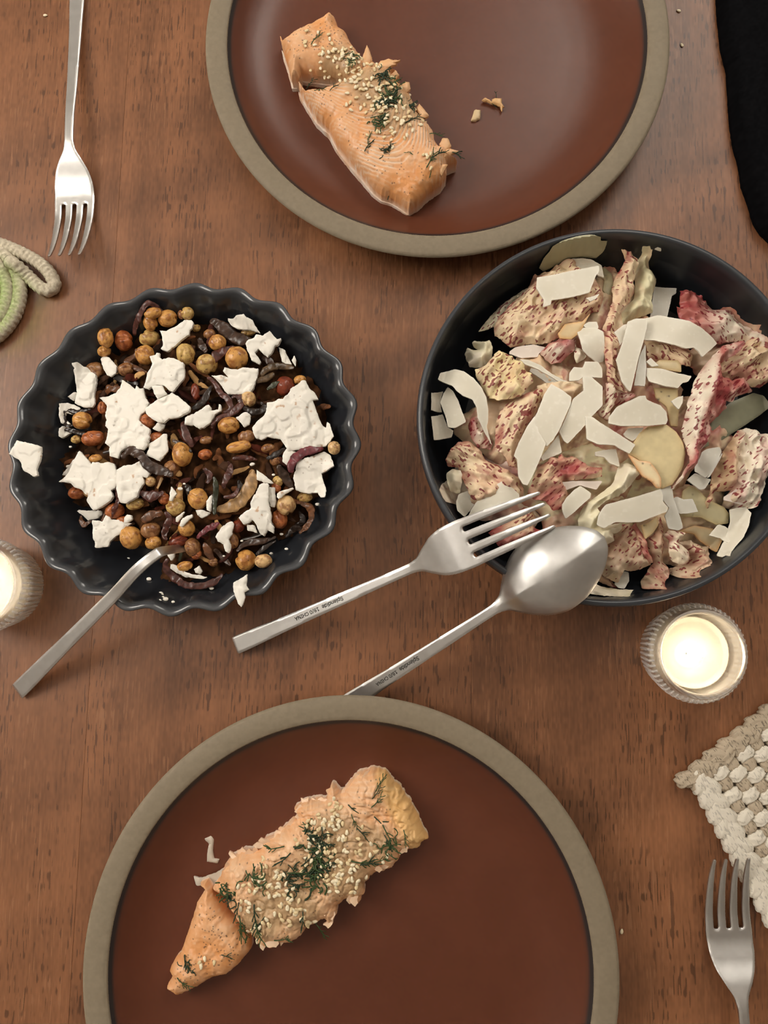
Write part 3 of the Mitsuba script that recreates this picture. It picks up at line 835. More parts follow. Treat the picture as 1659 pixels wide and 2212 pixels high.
cz = lambda pts: zoomed(pts, 1000, 150, 13.825)
morsel('salmon_crumb', cz([(340, 1190), (380, 1160), (530, 1175), (540, 1220), (520, 1400), (500, 1460), (430, 1470), (400, 1505), (260, 1500), (250, 1470), (300, 1330)]), ZP, .0022, 'small pale square crumb lying on the brown plate', 'crumb', (.62, .47, .27), 21)
k1 = morsel('salmon_crumb', cz([(570, 870), (660, 805), (800, 870), (870, 930), (880, 850), (950, 825), (1060, 830), (1170, 820), (1165, 950), (1220, 1050), (1250, 1080), (1190, 1100), (1190, 1210), (1150, 1180), (1130, 1070), (1000, 1010), (880, 990), (740, 920), (640, 910)]), ZP + .0012, .0022, 'ragged salmon flake with a dark dill scrap beside a square crumb', 'crumb', (.66, .40, .18), 22)
p = W(cz([(1040, 740)]), ZP + .003)[0]
scene[numbered(k1 + '__dill_sprig')] = {**BLADES[0], 'to_world': T().translate([float(p[0]) - .001, float(p[1]) - .002, ZP + .0016]).rotate([0, 0, 1], 75.0).scale(.7)}
p = W(cz([(800, 950)]), ZP + .002)[0]
scene[numbered(k1 + '__dill_sprig')] = {**BLADES[1], 'to_world': T().translate([float(p[0]) - .001, float(p[1]), ZP + .0008]).rotate([0, 0, 1], -35.0).scale(.9)}

# the broken fillet on the near plate
q = lambda pts: zoomed(pts, 330, 1630, 2.6758)
z4 = lambda x, y: zoomed([(x, y)], 330, 1630, 2.6758)[0]
t = thing('salmon_fillet', 'ragged salmon fillet broken in two, strewn with seeds and dill, above a grey skin scrap', 'salmon')
flake_low = q([(345, 770), (372, 742), (440, 598), (520, 558), (600, 548), (640, 490), (700, 468), (760, 420), (820, 370), (850, 362), (822, 308), (870, 265), (940, 253), (1000, 258), (1035, 165), (1080, 205), (1110, 210), (1170, 112), (1240, 88), (1275, 76)])
flake_up = q([(1340, 108), (1420, 195), (1500, 305), (1560, 430), (1592, 502), (1540, 562), (1430, 592), (1420, 640), (1350, 692), (1300, 700), (1220, 770), (1222, 830), (1180, 895), (1110, 860), (1060, 900), (1050, 960), (1015, 1025), (985, 980), (900, 1010), (860, 1062), (780, 1118), (700, 1122), (690, 1152), (600, 1132), (540, 1052), (490, 1010), (435, 920), (385, 830)])
s2 = Slab(t, 'flaked_piece', wp(flake_low, flake_up, .0140, .0225), ZP, .0205, 39, 31, jag=.0011, rough=2.0, bulge=.012, label='large flaky piece strewn with seeds and dill', pale=.70, rugged=2.0, line=.0045, edge_h=.42, lines=.35, crust=[(*zoomed([(x_, y_)], 330, 1630, 2.6758)[0], r_) for x_, y_, r_ in ((1040, 460, 60), (980, 620, 70), (1120, 720, 60), (740, 780, 70), (620, 960, 60), (850, 900, 55), (1250, 520, 50))], yellow=(zoomed([(1400, 150)], 330, 1630, 2.6758)[0], zoomed([(1570, 500)], 330, 1630, 2.6758)[0], 48))
ch_low = q([(268, 750), (310, 735), (345, 785), (395, 850), (440, 925)])
ch_up = q([(500, 1012), (556, 1082), (556, 1150), (490, 1232), (420, 1292), (330, 1312), (250, 1362), (130, 1418), (62, 1370), (100, 1300), (78, 1270), (110, 1210), (140, 1180), (200, 1010), (240, 880), (288, 800)])
s1 = Slab(t, 'end_piece', wp(ch_low, ch_up, .0150, .0185), ZP, .0165, 60, 32, jag=.0004, label='smooth orange end piece', pale=.30, line=.012, edge_h=.4, lines=.2, rugged=1.3)


def flakes(t, pts, z, size, seed0):
    """Loose flakes of fish along an edge."""
    for k, (x, y) in enumerate(pts):
        r = np.random.default_rng(seed0 + k)
        b = np.linspace(0, 2 * np.pi, 9, endpoint=False)
        rad = size * r.uniform(.45, 1.25, 9)
        c = W([(x, y)], z)[0]
        el = r.uniform(.5, .9)
        ro = r.uniform(0, np.pi)
        q_ = np.c_[rad * np.cos(b), rad * np.sin(b) * el] @ np.array([[math.cos(ro), math.sin(ro)], [-math.sin(ro), math.cos(ro)]])
        fxy, ff, fe, fd = sheet(Polygon(q_ + c).buffer(0), .0007, .0002, k)
        tilt = r.normal(0, .35, 2)
        zz = z + r.uniform(-.002, .002) + (fxy - c) @ tilt + .0010 * (vnoise(fxy, 500, k) - .5)
        fv, ff, fs = shell(fxy, ff, fe, zz + .0008, zz - .0008)
        part(t, 'flake', trimesh.Trimesh(fv, ff, process=False), 'mat_food', True, lerp(SALMON_P, SALMON_W, vnoise(fxy, 260, k + seed0))[fs])


flakes(t, [z4(x_, y_) for x_, y_ in ((445, 640), (470, 590), (520, 572), (560, 570), (600, 560), (630, 520), (660, 500), (700, 490), (730, 470), (760, 440), (790, 410), (820, 385), (845, 350), (850, 310), (880, 285), (930, 275), (980, 275), (1030, 220), (1060, 230), (1110, 220), (1150, 170), (1190, 130), (1240, 110), (700, 540), (780, 470), (880, 340), (960, 320), (640, 580))], .0165, .0036, 900)
flakes(t, [z4(x_, y_) for x_, y_ in ((1165, 830), (1160, 820), (1020, 980), (1030, 930), (960, 890), (990, 900), (1330, 640), (1300, 655), (690, 1080), (640, 1090), (745, 1065), (1455, 545))], .0205, .0036, 950)
xy, f, edge, d = sheet(Polygon(W(q([(240, 700), (290, 708), (370, 680), (438, 632), (470, 660), (420, 740), (330, 760), (255, 752)]), .0075)).buffer(0), .0007, .0003, 5)
n = vnoise(xy, 200, 5)
v, f, src = shell(xy, f, edge, .0075 + .0022 * n, .0062 + .0022 * n)
part(t, 'skin', trimesh.Trimesh(v, f, process=False), 'mat_wet', True, lerp((.42, .37, .30), (.52, .48, .41), n)[src], label='pale grey skin')
# the yellow fat edge of the thick end
topping(t, [s1, s2], .0245,
        [(*z4(1060, 330), 8, 14, 0, 12), (*z4(1040, 440), 30, 16, 20, 34), (*z4(960, 540), 26, 30, 0, 36), (*z4(1080, 660), 26, 22, 0, 36), (*z4(1110, 740), 24, 12, 0, 16), (*z4(700, 690), 24, 14, 30, 22), (*z4(740, 800), 26, 16, 30, 20), (*z4(820, 880), 22, 14, 0, 18), (*z4(560, 760), 12, 16, 0, 10), (*z4(640, 980), 36, 24, 0, 14), (*z4(880, 960), 12, 10, 0, 6), (*z4(1250, 560), 26, 20, 0, 8), (*z4(310, 1225), 10, 8, 0, 5), (*z4(530, 870), 8, 8, 0, 4)],
        [(*z4(1290, 210), 80, .9), (*z4(1270, 250), 60, .8), (*z4(1265, 300), 50, .9), (*z4(1280, 360), -20, 1.0), (*z4(1330, 400), -50, 1.1), (*z4(1340, 460), -40, .9), (*z4(1450, 430), -60, .8), (*z4(1130, 290), -30, 1.0), (*z4(1150, 340), -60, .8), (*z4(1180, 420), -20, .9), (*z4(760, 530), 200, 1.0), (*z4(800, 560), 240, 1.1), (*z4(780, 680), 20, 1.2), (*z4(860, 640), 50, 1.1), (*z4(1150, 610), 0, 1.2), (*z4(1200, 630), 30, 1.1), (*z4(1280, 620), 30, .8), (*z4(500, 850), -80, 1.0), (*z4(500, 930), -60, 1.2), (*z4(590, 860), -75, 1.3), (*z4(600, 950), -70, 1.2), (*z4(650, 930), 250, .9), (*z4(700, 1080), 20, .9), (*z4(870, 900), -70, 1.0), (*z4(930, 1000), -30, .9), (*z4(170, 1180), -70, 1.1), (*z4(130, 1310), -30, .9), (*z4(390, 1170), 10, .7), (*z4(520, 1000), -60, .8)],
        [(*z4(930, 480), -30, .9), (*z4(900, 430), -60, .6), (*z4(990, 520), -20, .8), (*z4(960, 600), 10, 1.1), (*z4(930, 690), 20, 1.1), (*z4(950, 740), -30, .9), (*z4(1010, 640), 0, .8), (*z4(600, 710), 60, .9), (*z4(800, 710), 20, .8), (*z4(430, 790), 10, .8), (*z4(450, 830), 40, .7), (*z4(1370, 530), -70, .8), (*z4(190, 1250), -80, .5), (*z4(520, 1010), 20, .5), (*z4(830, 760), 0, .7)])
tips = [[(670, 430), (690, 370), (715, 303), (735, 345), (752, 400), (720, 440)], [(770, 440), (800, 392), (860, 385), (895, 405), (938, 420), (890, 432), (915, 445), (870, 455), (820, 470)], [(1195, 960), (1215, 920), (1252, 918), (1275, 970), (1240, 1005)], [(1215, 1010), (1265, 985), (1325, 1004), (1262, 1030), (1220, 1050)], [(1180, 1130), (1215, 1095), (1252, 1095), (1236, 1120), (1210, 1165)], [(930, 590), (960, 545), (996, 545), (1005, 590), (970, 620)], [(1040, 720), (1062, 690), (1128, 768), (1080, 790)], [(870, 500), (905, 470), (930, 500), (900, 530)]]
for k, pts in enumerate(tips):
    fxy, ff, fe, fd = sheet(Polygon(W(zoomed(pts, 560, 0, 3.0722), .0225)), .0006, .0003, k, 1)
    c = fxy.mean(0)
    zz = .0222 + .0012 * (vnoise(fxy, 400, k) - .5) + (fxy - c) @ rng.normal(0, .18, 2) + .0012 * np.sqrt(np.clip(fd / .002, 0, 1))
    fv, ff, fs = shell(fxy, ff, fe, zz + .0006, zz - .0012)
    part('salmon_fillet', 'flake', trimesh.Trimesh(fv, ff, process=False), 'mat_food', True, lerp(SALMON_P, (.60, .34, .15), vnoise(fxy, 300, k + 5))[fs])
morsel('salmon_scrap', q([(290, 485), (335, 466), (352, 490), (345, 560), (352, 602), (382, 608), (372, 632), (310, 622), (312, 575), (322, 520)]), ZP + .0002, .0016, 'thin pale fat scrap lying alone on the brown plate', 'scrap', (.52, .45, .37), 23, 'mat_wet', .0002)
# sesame seeds fallen on the table and the plate
for k, ((x, y), z, lab) in enumerate((((98, 33), .0006, 'single pale sesame seed on the wood by the fork handle'), ((1350, 2174), .0006, None), ((1343, 2012), .0006, 'tiny pale sesame seed on the wood beside the lower plate'), ((1473, 97), .0006, 'pale seed on the wood between the plate and the black napkin'), ((1466, 23), .0006, 'pale seed near the top of the wood by the black napkin'))):
    if not lab: continue
    p = W([(x, y)], z)[0]
    key = thing('sesame_seed', lab, 'seed')
    scene[key] = {**SEEDS[1], 'to_world': T().translate([float(p[0]), float(p[1]), z]).rotate([0, 0, 1], 40.0 * k)}

# ------------------------------------------------------------------ chickpeas, onions and cheese in the scalloped dish
TILE = {'C1': (100, 640, 5.184), 'C2': (420, 640, 5.184), 'C3': (100, 940, 5.184), 'C4': (420, 960, 5.184), 'C0': (0, 560, 2.07375), 'P': (0, 0, 1.0),
        'S1': (920, 490, 4.1475), 'S2': (1280, 500, 4.3773), 'S3': (920, 740, 4.3658), 'S4': (1280, 760, 4.3773), 'S5': (940, 1000, 4.6083), 'S6': (1260, 1000, 4.158)}
tp = lambda tile, pts: zoomed(pts, *TILE[tile])
HEAP_C = W([(436, 958)], .022)[0]


def heap(p):
    p = np.asarray(p, float).reshape(-1, 2)
    r = np.hypot(p[:, 0] - HEAP_C[0], p[:, 1] - HEAP_C[1])
    fl = dish_floor(inside_dish(p[:, 0], p[:, 1]))
    return np.maximum(fl + .003, .0085 + .0215 * np.sqrt(np.clip(1 - (r / .086) ** 2, 0, 1)))


def march(px, surf, dz, z0):
    """The first place at which the photo's line of sight through each pixel meets surf + dz."""
    z, hit = np.full(len(px), z0), np.zeros(len(px), bool)
    for zz in np.linspace(z0, .004, 73):
        below = surf(W(px, zz)) + dz >= zz
        z = np.where(~hit, zz, z)
        hit |= below
    return W(px, z), z


def on_heap(px, dz=0.0):
    px = np.asarray(px, float).reshape(-1, 2)
    z = np.full(len(px), .022)
    return march(px, heap, dz, .040)


def describe(items, landmarks):
    """One label per item that is true of it alone. items: [(noun phrase, px)], landmarks: {name: px}."""
    names = list(landmarks)
    L = np.array([landmarks[n] for n in names], float)
    P = np.array([px for _, px in items], float)
    D = np.linalg.norm(P[:, None] - L[None], axis=2)
    forms = []
    for i, (noun, px) in enumerate(items):
        o = np.argsort(D[i])[:4]
        fs = []
        for k in o[:3]:
            dx, dy = P[i] - L[k]
            if abs(dy) > 1.3 * abs(dx) and D[i, k] < 95:
                fs.append(f'{noun} just {"above" if dy < 0 else "below"} the {names[k]}')
        for a in range(3):
            for b in range(a + 1, 4):
                u, v = P[i] - L[o[a]], P[i] - L[o[b]]
                if u @ v < -.25 * np.linalg.norm(u) * np.linalg.norm(v): fs.append(f'{noun} between the {names[o[a]]} and the {names[o[b]]}')
        forms.append(fs)
    closest = {}
    for k in range(len(names)):
        for noun in {n for n, _ in items}:
            idx = [i for i, (n, _) in enumerate(items) if n == noun]
            i = min(idx, key=lambda i: D[i, k])
            if D[i, k] < 110: closest.setdefault(i, []).append(f'{noun} closest to the {names[k]}')
    count = {}
    for fs in forms:
        for s in set(fs): count[s] = count.get(s, 0) + 1
    out, used = [], set()
    for i, fs in enumerate(forms):
        c = [s for s in fs if count[s] == 1] + closest.get(i, [])
        c = [s for s in c if s not in used and len(s.split()) <= 16]
        if not c:
            o = np.argsort(D[i])
            for a in range(0, 5):
                for b in range(a + 1, 6):
                    s = f'{items[i][0]} near both the {names[o[a]]} and the {names[o[b]]}'
                    if s not in used and len(s.split()) <= 16: c.append(s)
        s = c[0] if c else items[i][0]
        used.add(s)
        out.append(s)
    return out


FETA = [
    ('tall flecked shard', 'C1', [(275, 740), (345, 733), (420, 790), (480, 815), (575, 895), (577, 970), (550, 1100), (545, 1215), (520, 1250), (430, 1250), (345, 1215), (370, 1110), (345, 990), (335, 930), (315, 860), (315, 805), (290, 780)], .004),
    ('small oval chip', 'C1', [(620, 715), (655, 680), (720, 695), (770, 760), (795, 790), (785, 870), (730, 905), (690, 895), (670, 850), (640, 780)], .005),
    ('slanting ragged shard', 'C1', [(1290, 405), (1360, 405), (1480, 350), (1560, 285), (1640, 283), (1659, 310), (1640, 370), (1610, 390), (1605, 440), (1560, 470), (1480, 540), (1420, 585), (1370, 630), (1300, 600), (1320, 560), (1315, 470)], .006),
    ('rounded flake with a spur', 'C1', [(1180, 690), (1235, 680), (1255, 645), (1288, 655), (1280, 695), (1315, 725), (1370, 705), (1450, 715), (1558, 765), (1555, 830), (1560, 880), (1545, 940), (1480, 1010), (1425, 1080), (1385, 1065), (1330, 1010), (1225, 1005), (1160, 1050), (1100, 1030), (1140, 960), (1150, 880), (1200, 820), (1205, 770)], .007),
    ('crumbly chip', 'C1', [(1195, 1020), (1240, 1005), (1310, 1010), (1330, 1060), (1360, 1105), (1250, 1155), (1215, 1100)], .009),
    ('largest central slab', 'C1', [(620, 1155), (700, 1130), (790, 1085), (840, 1040), (865, 945), (915, 975), (1000, 1045), (1015, 1005), (1050, 1035), (1095, 1030), (1120, 1150), (1160, 1200), (1120, 1290), (1060, 1340), (1050, 1400), (1090, 1440), (1180, 1500), (1160, 1560), (1175, 1590), (1150, 1675), (1110, 1735), (1050, 1725), (960, 1685), (860, 1755), (830, 1835), (740, 1805), (735, 1695), (690, 1665), (715, 1595), (720, 1500), (690, 1470), (700, 1400), (690, 1350), (705, 1240)], .005),
    ('pointed speckled flake', 'C1', [(1120, 1265), (1180, 1215), (1260, 1165), (1370, 1125), (1420, 1090), (1500, 1140), (1570, 1200), (1630, 1260), (1620, 1310), (1500, 1365), (1380, 1380), (1330, 1430), (1255, 1415), (1190, 1375), (1125, 1320)], .007),
    ('half hidden flake', 'C1', [(1200, 1490), (1260, 1425), (1345, 1440), (1320, 1490), (1270, 1525)], .004),
    ('hooked flake under an onion loop', 'C1', [(140, 1200), (220, 1195), (330, 1225), (400, 1260), (330, 1330), (240, 1320), (225, 1360), (250, 1400), (290, 1440), (230, 1450), (180, 1430), (150, 1350), (137, 1270)], .0025),
    ('jagged scrap', 'C1', [(145, 1490), (185, 1455), (260, 1470), (300, 1540), (260, 1560), (190, 1600), (150, 1570)], .001),
    ('little triangle', 'C1', [(240, 1125), (325, 1080), (370, 1095), (355, 1150), (330, 1190)], .003),
    ('broad star shaped slab', 'C3', [(200, 545), (280, 450), (330, 330), (370, 230), (400, 190), (450, 250), (520, 330), (530, 305), (640, 315), (690, 300), (760, 315), (790, 420), (800, 540), (770, 590), (730, 620), (740, 650), (755, 690), (730, 740), (640, 810), (550, 855), (510, 800), (475, 740), (500, 690), (460, 660), (440, 630), (360, 600), (310, 550)], .006),
    ('sliver behind the broad slab', 'C3', [(200, 455), (310, 290), (355, 260), (330, 340), (280, 430), (265, 465)], .003),
    ('upright smooth slab', 'C3', [(805, 395), (880, 350), (1000, 330), (1060, 295), (1110, 360), (1180, 415), (1140, 480), (1085, 470), (1110, 540), (1060, 610), (1040, 700), (960, 745), (920, 775), (860, 770), (830, 690), (805, 600)], .006),
    ('notched wedge', 'C3', [(1150, 110), (1240, 60), (1300, 15), (1320, -10), (1355, -10), (1365, 140), (1370, 190), (1330, 230), (1280, 300), (1220, 270), (1120, 230), (1160, 170)], .005),
    ('forked slab', 'C3', [(540, 960), (600, 960), (640, 975), (660, 930), (690, 877), (720, 900), (740, 945), (820, 950), (870, 985), (945, 985), (880, 1060), (850, 1100), (780, 1140), (730, 1200), (710, 1250), (580, 1265), (560, 1150), (545, 1040)], .004),
    ('shaded grey sliver', 'C3', [(370, 860), (390, 843), (470, 850), (620, 848), (630, 890), (580, 935), (480, 960), (440, 920)], .002),
    ('tiny curl', 'C3', [(885, 930), (920, 890), (970, 900), (975, 950), (930, 990), (880, 985)], .007),
    ('arrowhead chip', 'C3', [(1410, 580), (1440, 620), (1475, 665), (1440, 700), (1420, 750), (1385, 745), (1395, 670)], .007),
    ('narrow blade', 'C3', [(1455, 970), (1460, 920), (1555, 860), (1530, 910), (1480, 980)], .006),
    ('lump on a chickpea', 'C3', [(1500, 1020), (1540, 930), (1640, 890), (1645, 920), (1600, 960), (1530, 1035)], .008),
    ('chip beside the spoon', 'C3', [(1350, 1320), (1445, 1315), (1440, 1370), (1415, 1405), (1380, 1370)], .005),
    ('long curled strip', 'C3', [(1400, 1445), (1450, 1450), (1560, 1530), (1659, 1560), (1730, 1570), (1809, 1594), (1760, 1612), (1659, 1605), (1560, 1590), (1450, 1530), (1400, 1495)], .004),
    ('topmost craggy chunk', 'C2', [(385, 265), (450, 265), (470, 230), (510, 205), (545, 190), (580, 230), (650, 265), (690, 340), (750, 430), (640, 390), (510, 390), (430, 350), (390, 300)], .005),
    ('star shaped flake', 'C2', [(580, 545), (620, 505), (680, 495), (710, 455), (780, 470), (850, 400), (890, 450), (930, 500), (975, 478), (955, 560), (910, 570), (880, 640), (825, 690), (790, 665), (720, 600), (680, 640), (750, 735), (730, 765), (640, 720), (600, 620)], .006),
    ('slanted splinter', 'C2', [(950, 585), (1020, 620), (1060, 700), (1095, 775), (1030, 770), (985, 740), (965, 660)], .003),
    ('thin upright splinter', 'C2', [(1095, 730), (1120, 670), (1140, 720), (1135, 790)], .004),
    ('square flake under a chickpea', 'C2', [(205, 905), (330, 905), (390, 920), (335, 860), (355, 815), (480, 840), (560, 820), (725, 825), (710, 920), (690, 970), (660, 1060), (640, 1080), (520, 1105), (380, 1105), (330, 1040), (270, 960)], .004),
    ('crusted flake', 'C2', [(-95, 1450), (-90, 1370), (0, 1330), (100, 1280), (170, 1220), (200, 1250), (190, 1290), (280, 1280), (280, 1215), (305, 1220), (310, 1290), (240, 1330), (190, 1420), (130, 1470), (60, 1490), (0, 1455)], .006),
    ('small knobbly chip', 'C2', [(475, 1370), (560, 1310), (600, 1310), (635, 1340), (620, 1440), (560, 1475), (520, 1420)], .005),
    ('biggest creamy mass', 'C2', [(650, 1470), (700, 1410), (790, 1340), (820, 1200), (880, 1190), (960, 1165), (1000, 1170), (1060, 1110), (1090, 1050), (1160, 1010), (1215, 965), (1255, 970), (1300, 1060), (1360, 1110), (1395, 1175), (1330, 1180), (1370, 1290), (1400, 1380), (1430, 1450), (1480, 1490), (1490, 1420), (1520, 1430), (1560, 1560), (1530, 1620), (1480, 1690), (1050, 1740), (1000, 1650), (960, 1600), (820, 1570), (760, 1610), (690, 1590), (655, 1530)], .006),
    ('creamy block by the rim', 'C4', [(1150, 190), (1300, 150), (1460, 95), (1530, 130), (1560, 240), (1520, 270), (1430, 340), (1450, 430), (1475, 500), (1460, 580), (1410, 595), (1380, 550), (1250, 555), (1140, 520), (1110, 380), (1140, 300)], .005),
    ('stained wedge', 'C4', [(990, 200), (1000, 110), (1040, 50), (1150, 90), (1100, 150), (1060, 260)], .004),
    ('tattered long slab', 'C4', [(640, 660), (690, 560), (730, 460), (790, 430), (840, 450), (840, 650), (870, 800), (870, 890), (900, 930), (900, 1010), (830, 965), (790, 1035), (740, 1000), (700, 900), (660, 850), (600, 890), (560, 900), (505, 830), (560, 770), (640, 720)], .006),
    ('slanting thin plate', 'C4', [(700, 290), (790, 350), (890, 440), (850, 445), (780, 430), (710, 400)], .005),
    ('propped grey plate', 'C4', [(840, 480), (905, 490), (920, 650), (905, 710), (860, 700), (835, 600)], .005),
    ('upturned curl', 'C4', [(930, 560), (960, 530), (1110, 485), (1115, 505), (1020, 560), (950, 620), (925, 600)], .007),
    ('boomerang flake', 'C4', [(245, 1040), (300, 940), (400, 870), (430, 865), (450, 890), (430, 960), (430, 1010), (390, 1060), (420, 1150), (400, 1225), (350, 1200), (330, 1120), (270, 1090)], .006),
    ('bent chip', 'C4', [(595, 900), (680, 910), (715, 1000), (640, 975), (600, 970)], .005),
    ('split fragment', 'C4', [(140, 640), (200, 560), (205, 650), (190, 760), (150, 740)], .006),
    ('folded bit', 'C4', [(20, 740), (90, 735), (190, 770), (160, 800), (90, 830), (40, 790)], .004),
    ('loose chip low in the dish', 'C4', [(0, 1400), (60, 1360), (90, 1420), (80, 1460), (20, 1440)], .003),
    ('flake stuck on the near rim', 'P', [(505, 1259), (520, 1251), (535, 1241), (533, 1264), (538, 1274), (529, 1281), (531, 1290), (523, 1312), (517, 1306), (511, 1293), (506, 1278)], None),
    ('flake stuck on the rim by the candle', 'P', [(24, 982), (41, 953), (52, 956), (63, 958), (92.6, 965), (90.7, 989), (82, 1016), (84, 1028), (75, 1030), (65, 1024), (53, 1016), (46, 996)], None)]
MARKS = {}
GROUP_F = 'white cheese flakes on the chickpeas'
for n_, (name, tile, pts, dz) in enumerate(FETA):
    px = tp(tile, pts)
    if dz is None:
        zc = .0385 if n_ == len(FETA) - 2 else .0380
        w, z = W(px, zc), np.full(len(px), zc)
    else:
        w, z = on_heap(px, dz)
    poly = Polygon(w)
    if not poly.is_valid: poly = poly.buffer(0)
    if poly.geom_type != 'Polygon': poly = max(poly.geoms, key=lambda g: g.area)
    xy, f, edge, d = sheet(poly, .0006, .00050, n_ + 100, 1.0)
    big = 1.0 if poly.area > 2.5e-4 else .6
    th = .0024 if poly.area > 1.2e-4 else .0017
    n1, n2 = vnoise(xy, 160, n_ + 3), vnoise(xy, 700, n_ + 5)
    base = (heap(xy) + dz) if dz is not None else np.full(len(xy), zc)
    if dz is not None: base = base * .5 + np.mean(base) * .5
    tx, ty = rng.normal(0, .05, 2)
    base = base + (xy - xy.mean(0)) @ [tx, ty] + .0009 * big * (n1 - .5)
    ridge = .0008 * big * sstep(.48, .53, vnoise(xy, 115, n_ + 40, 2)) + .0004 * sstep(.47, .5, vnoise(xy, 210, n_ + 60, 2))
    top = base + th + ridge + .00018 * (n2 - .5) - .0006 * np.exp(-d / .0006)
    v, f, src = shell(xy, f, edge, top, base)
    col = lerp((.74, .715, .64), (.80, .78, .72), n1)
    stain = sstep(.70, .76, vnoise(xy, 480, n_ + 8, 2)) * sstep(.5, .62, vnoise(xy, 90, n_ + 9, 2))
    col = lerp(col, (.42, .22, .09), .75 * stain)
    specks = sstep(.80, .84, vnoise(xy, 900, n_ + 11, 1)) * sstep(.55, .7, vnoise(xy, 130, n_ + 12, 2))
    col = lerp(col, (.12, .07, .035), .6 * specks)
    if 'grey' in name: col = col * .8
    solo('feta_flake', trimesh.Trimesh(v, f, process=False), 'mat_matte', ('white cheese, ' + name) if len(name.split()) > 1 else 'white cheese ' + name, 'cheese', GROUP_F, color=col[src])
    MARKS[name] = px.mean(0)

TINT = {'g': ('golden', (.50, .265, .075)), 'y': ('pale yellow', (.50, .35, .125)), 'r': ('reddish brown', (.36, .120, .040)), 'b': ('dull brown', (.25, .125, .050)), 'd': ('dark red', (.17, .035, .015)), 'p': ('pale tan', (.55, .38, .18))}
PEAS = [('C1', 690, 490, 88, 112, 'g'), ('C1', 675, 640, 80, 62, 'g'), ('C1', 880, 510, 105, 122, 'r'), ('C1', 1165, 480, 118, 95, 'y'), ('C1', 1130, 680, 108, 112, 'g'), ('C1', 1190, 320, 84, 98, 'g'), ('C1', 1215, 215, 100, 62, 'g'), ('C1', 1380, 275, 112, 98, 'g'), ('C1', 1590, 205, 75, 75, 'y'), ('C1', 560, 850, 122, 108, 'b'), ('C1', 905, 830, 92, 76, 'b'), ('C1', 1570, 660, 108, 128, 'y'), ('C1', 650, 1260, 62, 76, 'r'), ('C1', 1150, 1410, 96, 90, 'r'), ('C1', 430, 1410, 112, 100, 'g'), ('C1', 540, 1600, 130, 88, 'r'), ('C1', 350, 1610, 60, 50, 'y'), ('C1', 1240, 1590, 80, 62, 'r'), ('C1', 1520, 220, 40, 55, 'b'),
        ('C3', 580, 275, 78, 48, 'g'), ('C3', 360, 650, 102, 78, 'r'), ('C3', 1540, 230, 112, 140, 'g'), ('C3', 1420, 380, 92, 90, 'b'), ('C3', 1010, 780, 102, 64, 'y'), ('C3', 780, 850, 110, 92, 'r'), ('C3', 1330, 720, 66, 64, 'r'), ('C3', 1460, 810, 106, 100, 'y'), ('C3', 975, 1155, 124, 130, 'g'), ('C3', 1180, 1070, 110, 96, 'b'), ('C3', 1220, 1210, 92, 72, 'g'), ('C3', 1590, 1050, 92, 92, 'g'), ('C3', 1490, 1190, 110, 62, 'd'), ('C3', 1650, 1260, 88, 108, 'b'), ('C3', 1570, 1470, 92, 56, 'g'), ('C3', 1190, 530, 60, 60, 'p'), ('C3', 870, 960, 80, 50, 'r'),
        ('C2', 490, 715, 130, 130, 'g'), ('C2', 275, 545, 100, 92, 'g'), ('C2', 150, 770, 120, 118, 'y'), ('C2', 30, 370, 52, 42, 'y'), ('C2', 180, 440, 72, 62, 'b'), ('C2', 400, 1460, 120, 96, 'g'), ('C2', 1020, 1020, 110, 115, 'd'), ('C2', 1190, 960, 72, 56, 'g'), ('C2', 610, 420, 90, 44, 'y'), ('C2', 620, 1170, 82, 90, 'p'), ('C2', 590, 1580, 100, 70, 'b'), ('C2', 140, 1620, 72, 44, 'b'), ('C2', 20, 1080, 50, 100, 'd'),
        ('C4', 510, 45, 140, 66, 'g'), ('C4', 60, 620, 112, 122, 'g'), ('C4', 1570, 55, 70, 76, 'p'), ('C4', 1035, 690, 110, 115, 'p'), ('C4', 960, 840, 88, 108, 'r'), ('C4', 1240, 600, 92, 62, 'y'), ('C4', 590, 1300, 118, 118, 'g'), ('C4', 785, 1310, 98, 76, 'p'), ('C4', 440, 1080, 62, 92, 'b'), ('C4', 30, 1230, 62, 62, 'r'), ('C4', 830, 50, 80, 52, 'b'), ('C4', 910, 190, 62, 62, 'b'), ('C4', 940, 420, 62, 62, 'y'), ('C4', 220, 1320, 52, 52, 'b'), ('C4', 500, 920, 70, 70, 'd'), ('C4', 130, 120, 80, 60, 'r'), ('C4', 920, 490, 55, 60, 'r')]


def pea(seed):
    s = trimesh.creation.icosphere(4, 1.0)
    v = np.array(s.vertices)
    r = 1 + .16 * (vnoise(v, 1.6, seed) - .5) + .05 * (vnoise(v, 4, seed + 1) - .5) + .012 * (vnoise(v, 9, seed + 2) - .5)
    r = r - .19 * np.exp(-(v[:, 1] / .17) ** 2) * sstep(-.3, .7, v[:, 0])
    r = r + .20 * np.exp(-((v[:, 0] - 1) ** 2 + v[:, 1] ** 2 + v[:, 2] ** 2) / .09)
    return v, s.faces, r


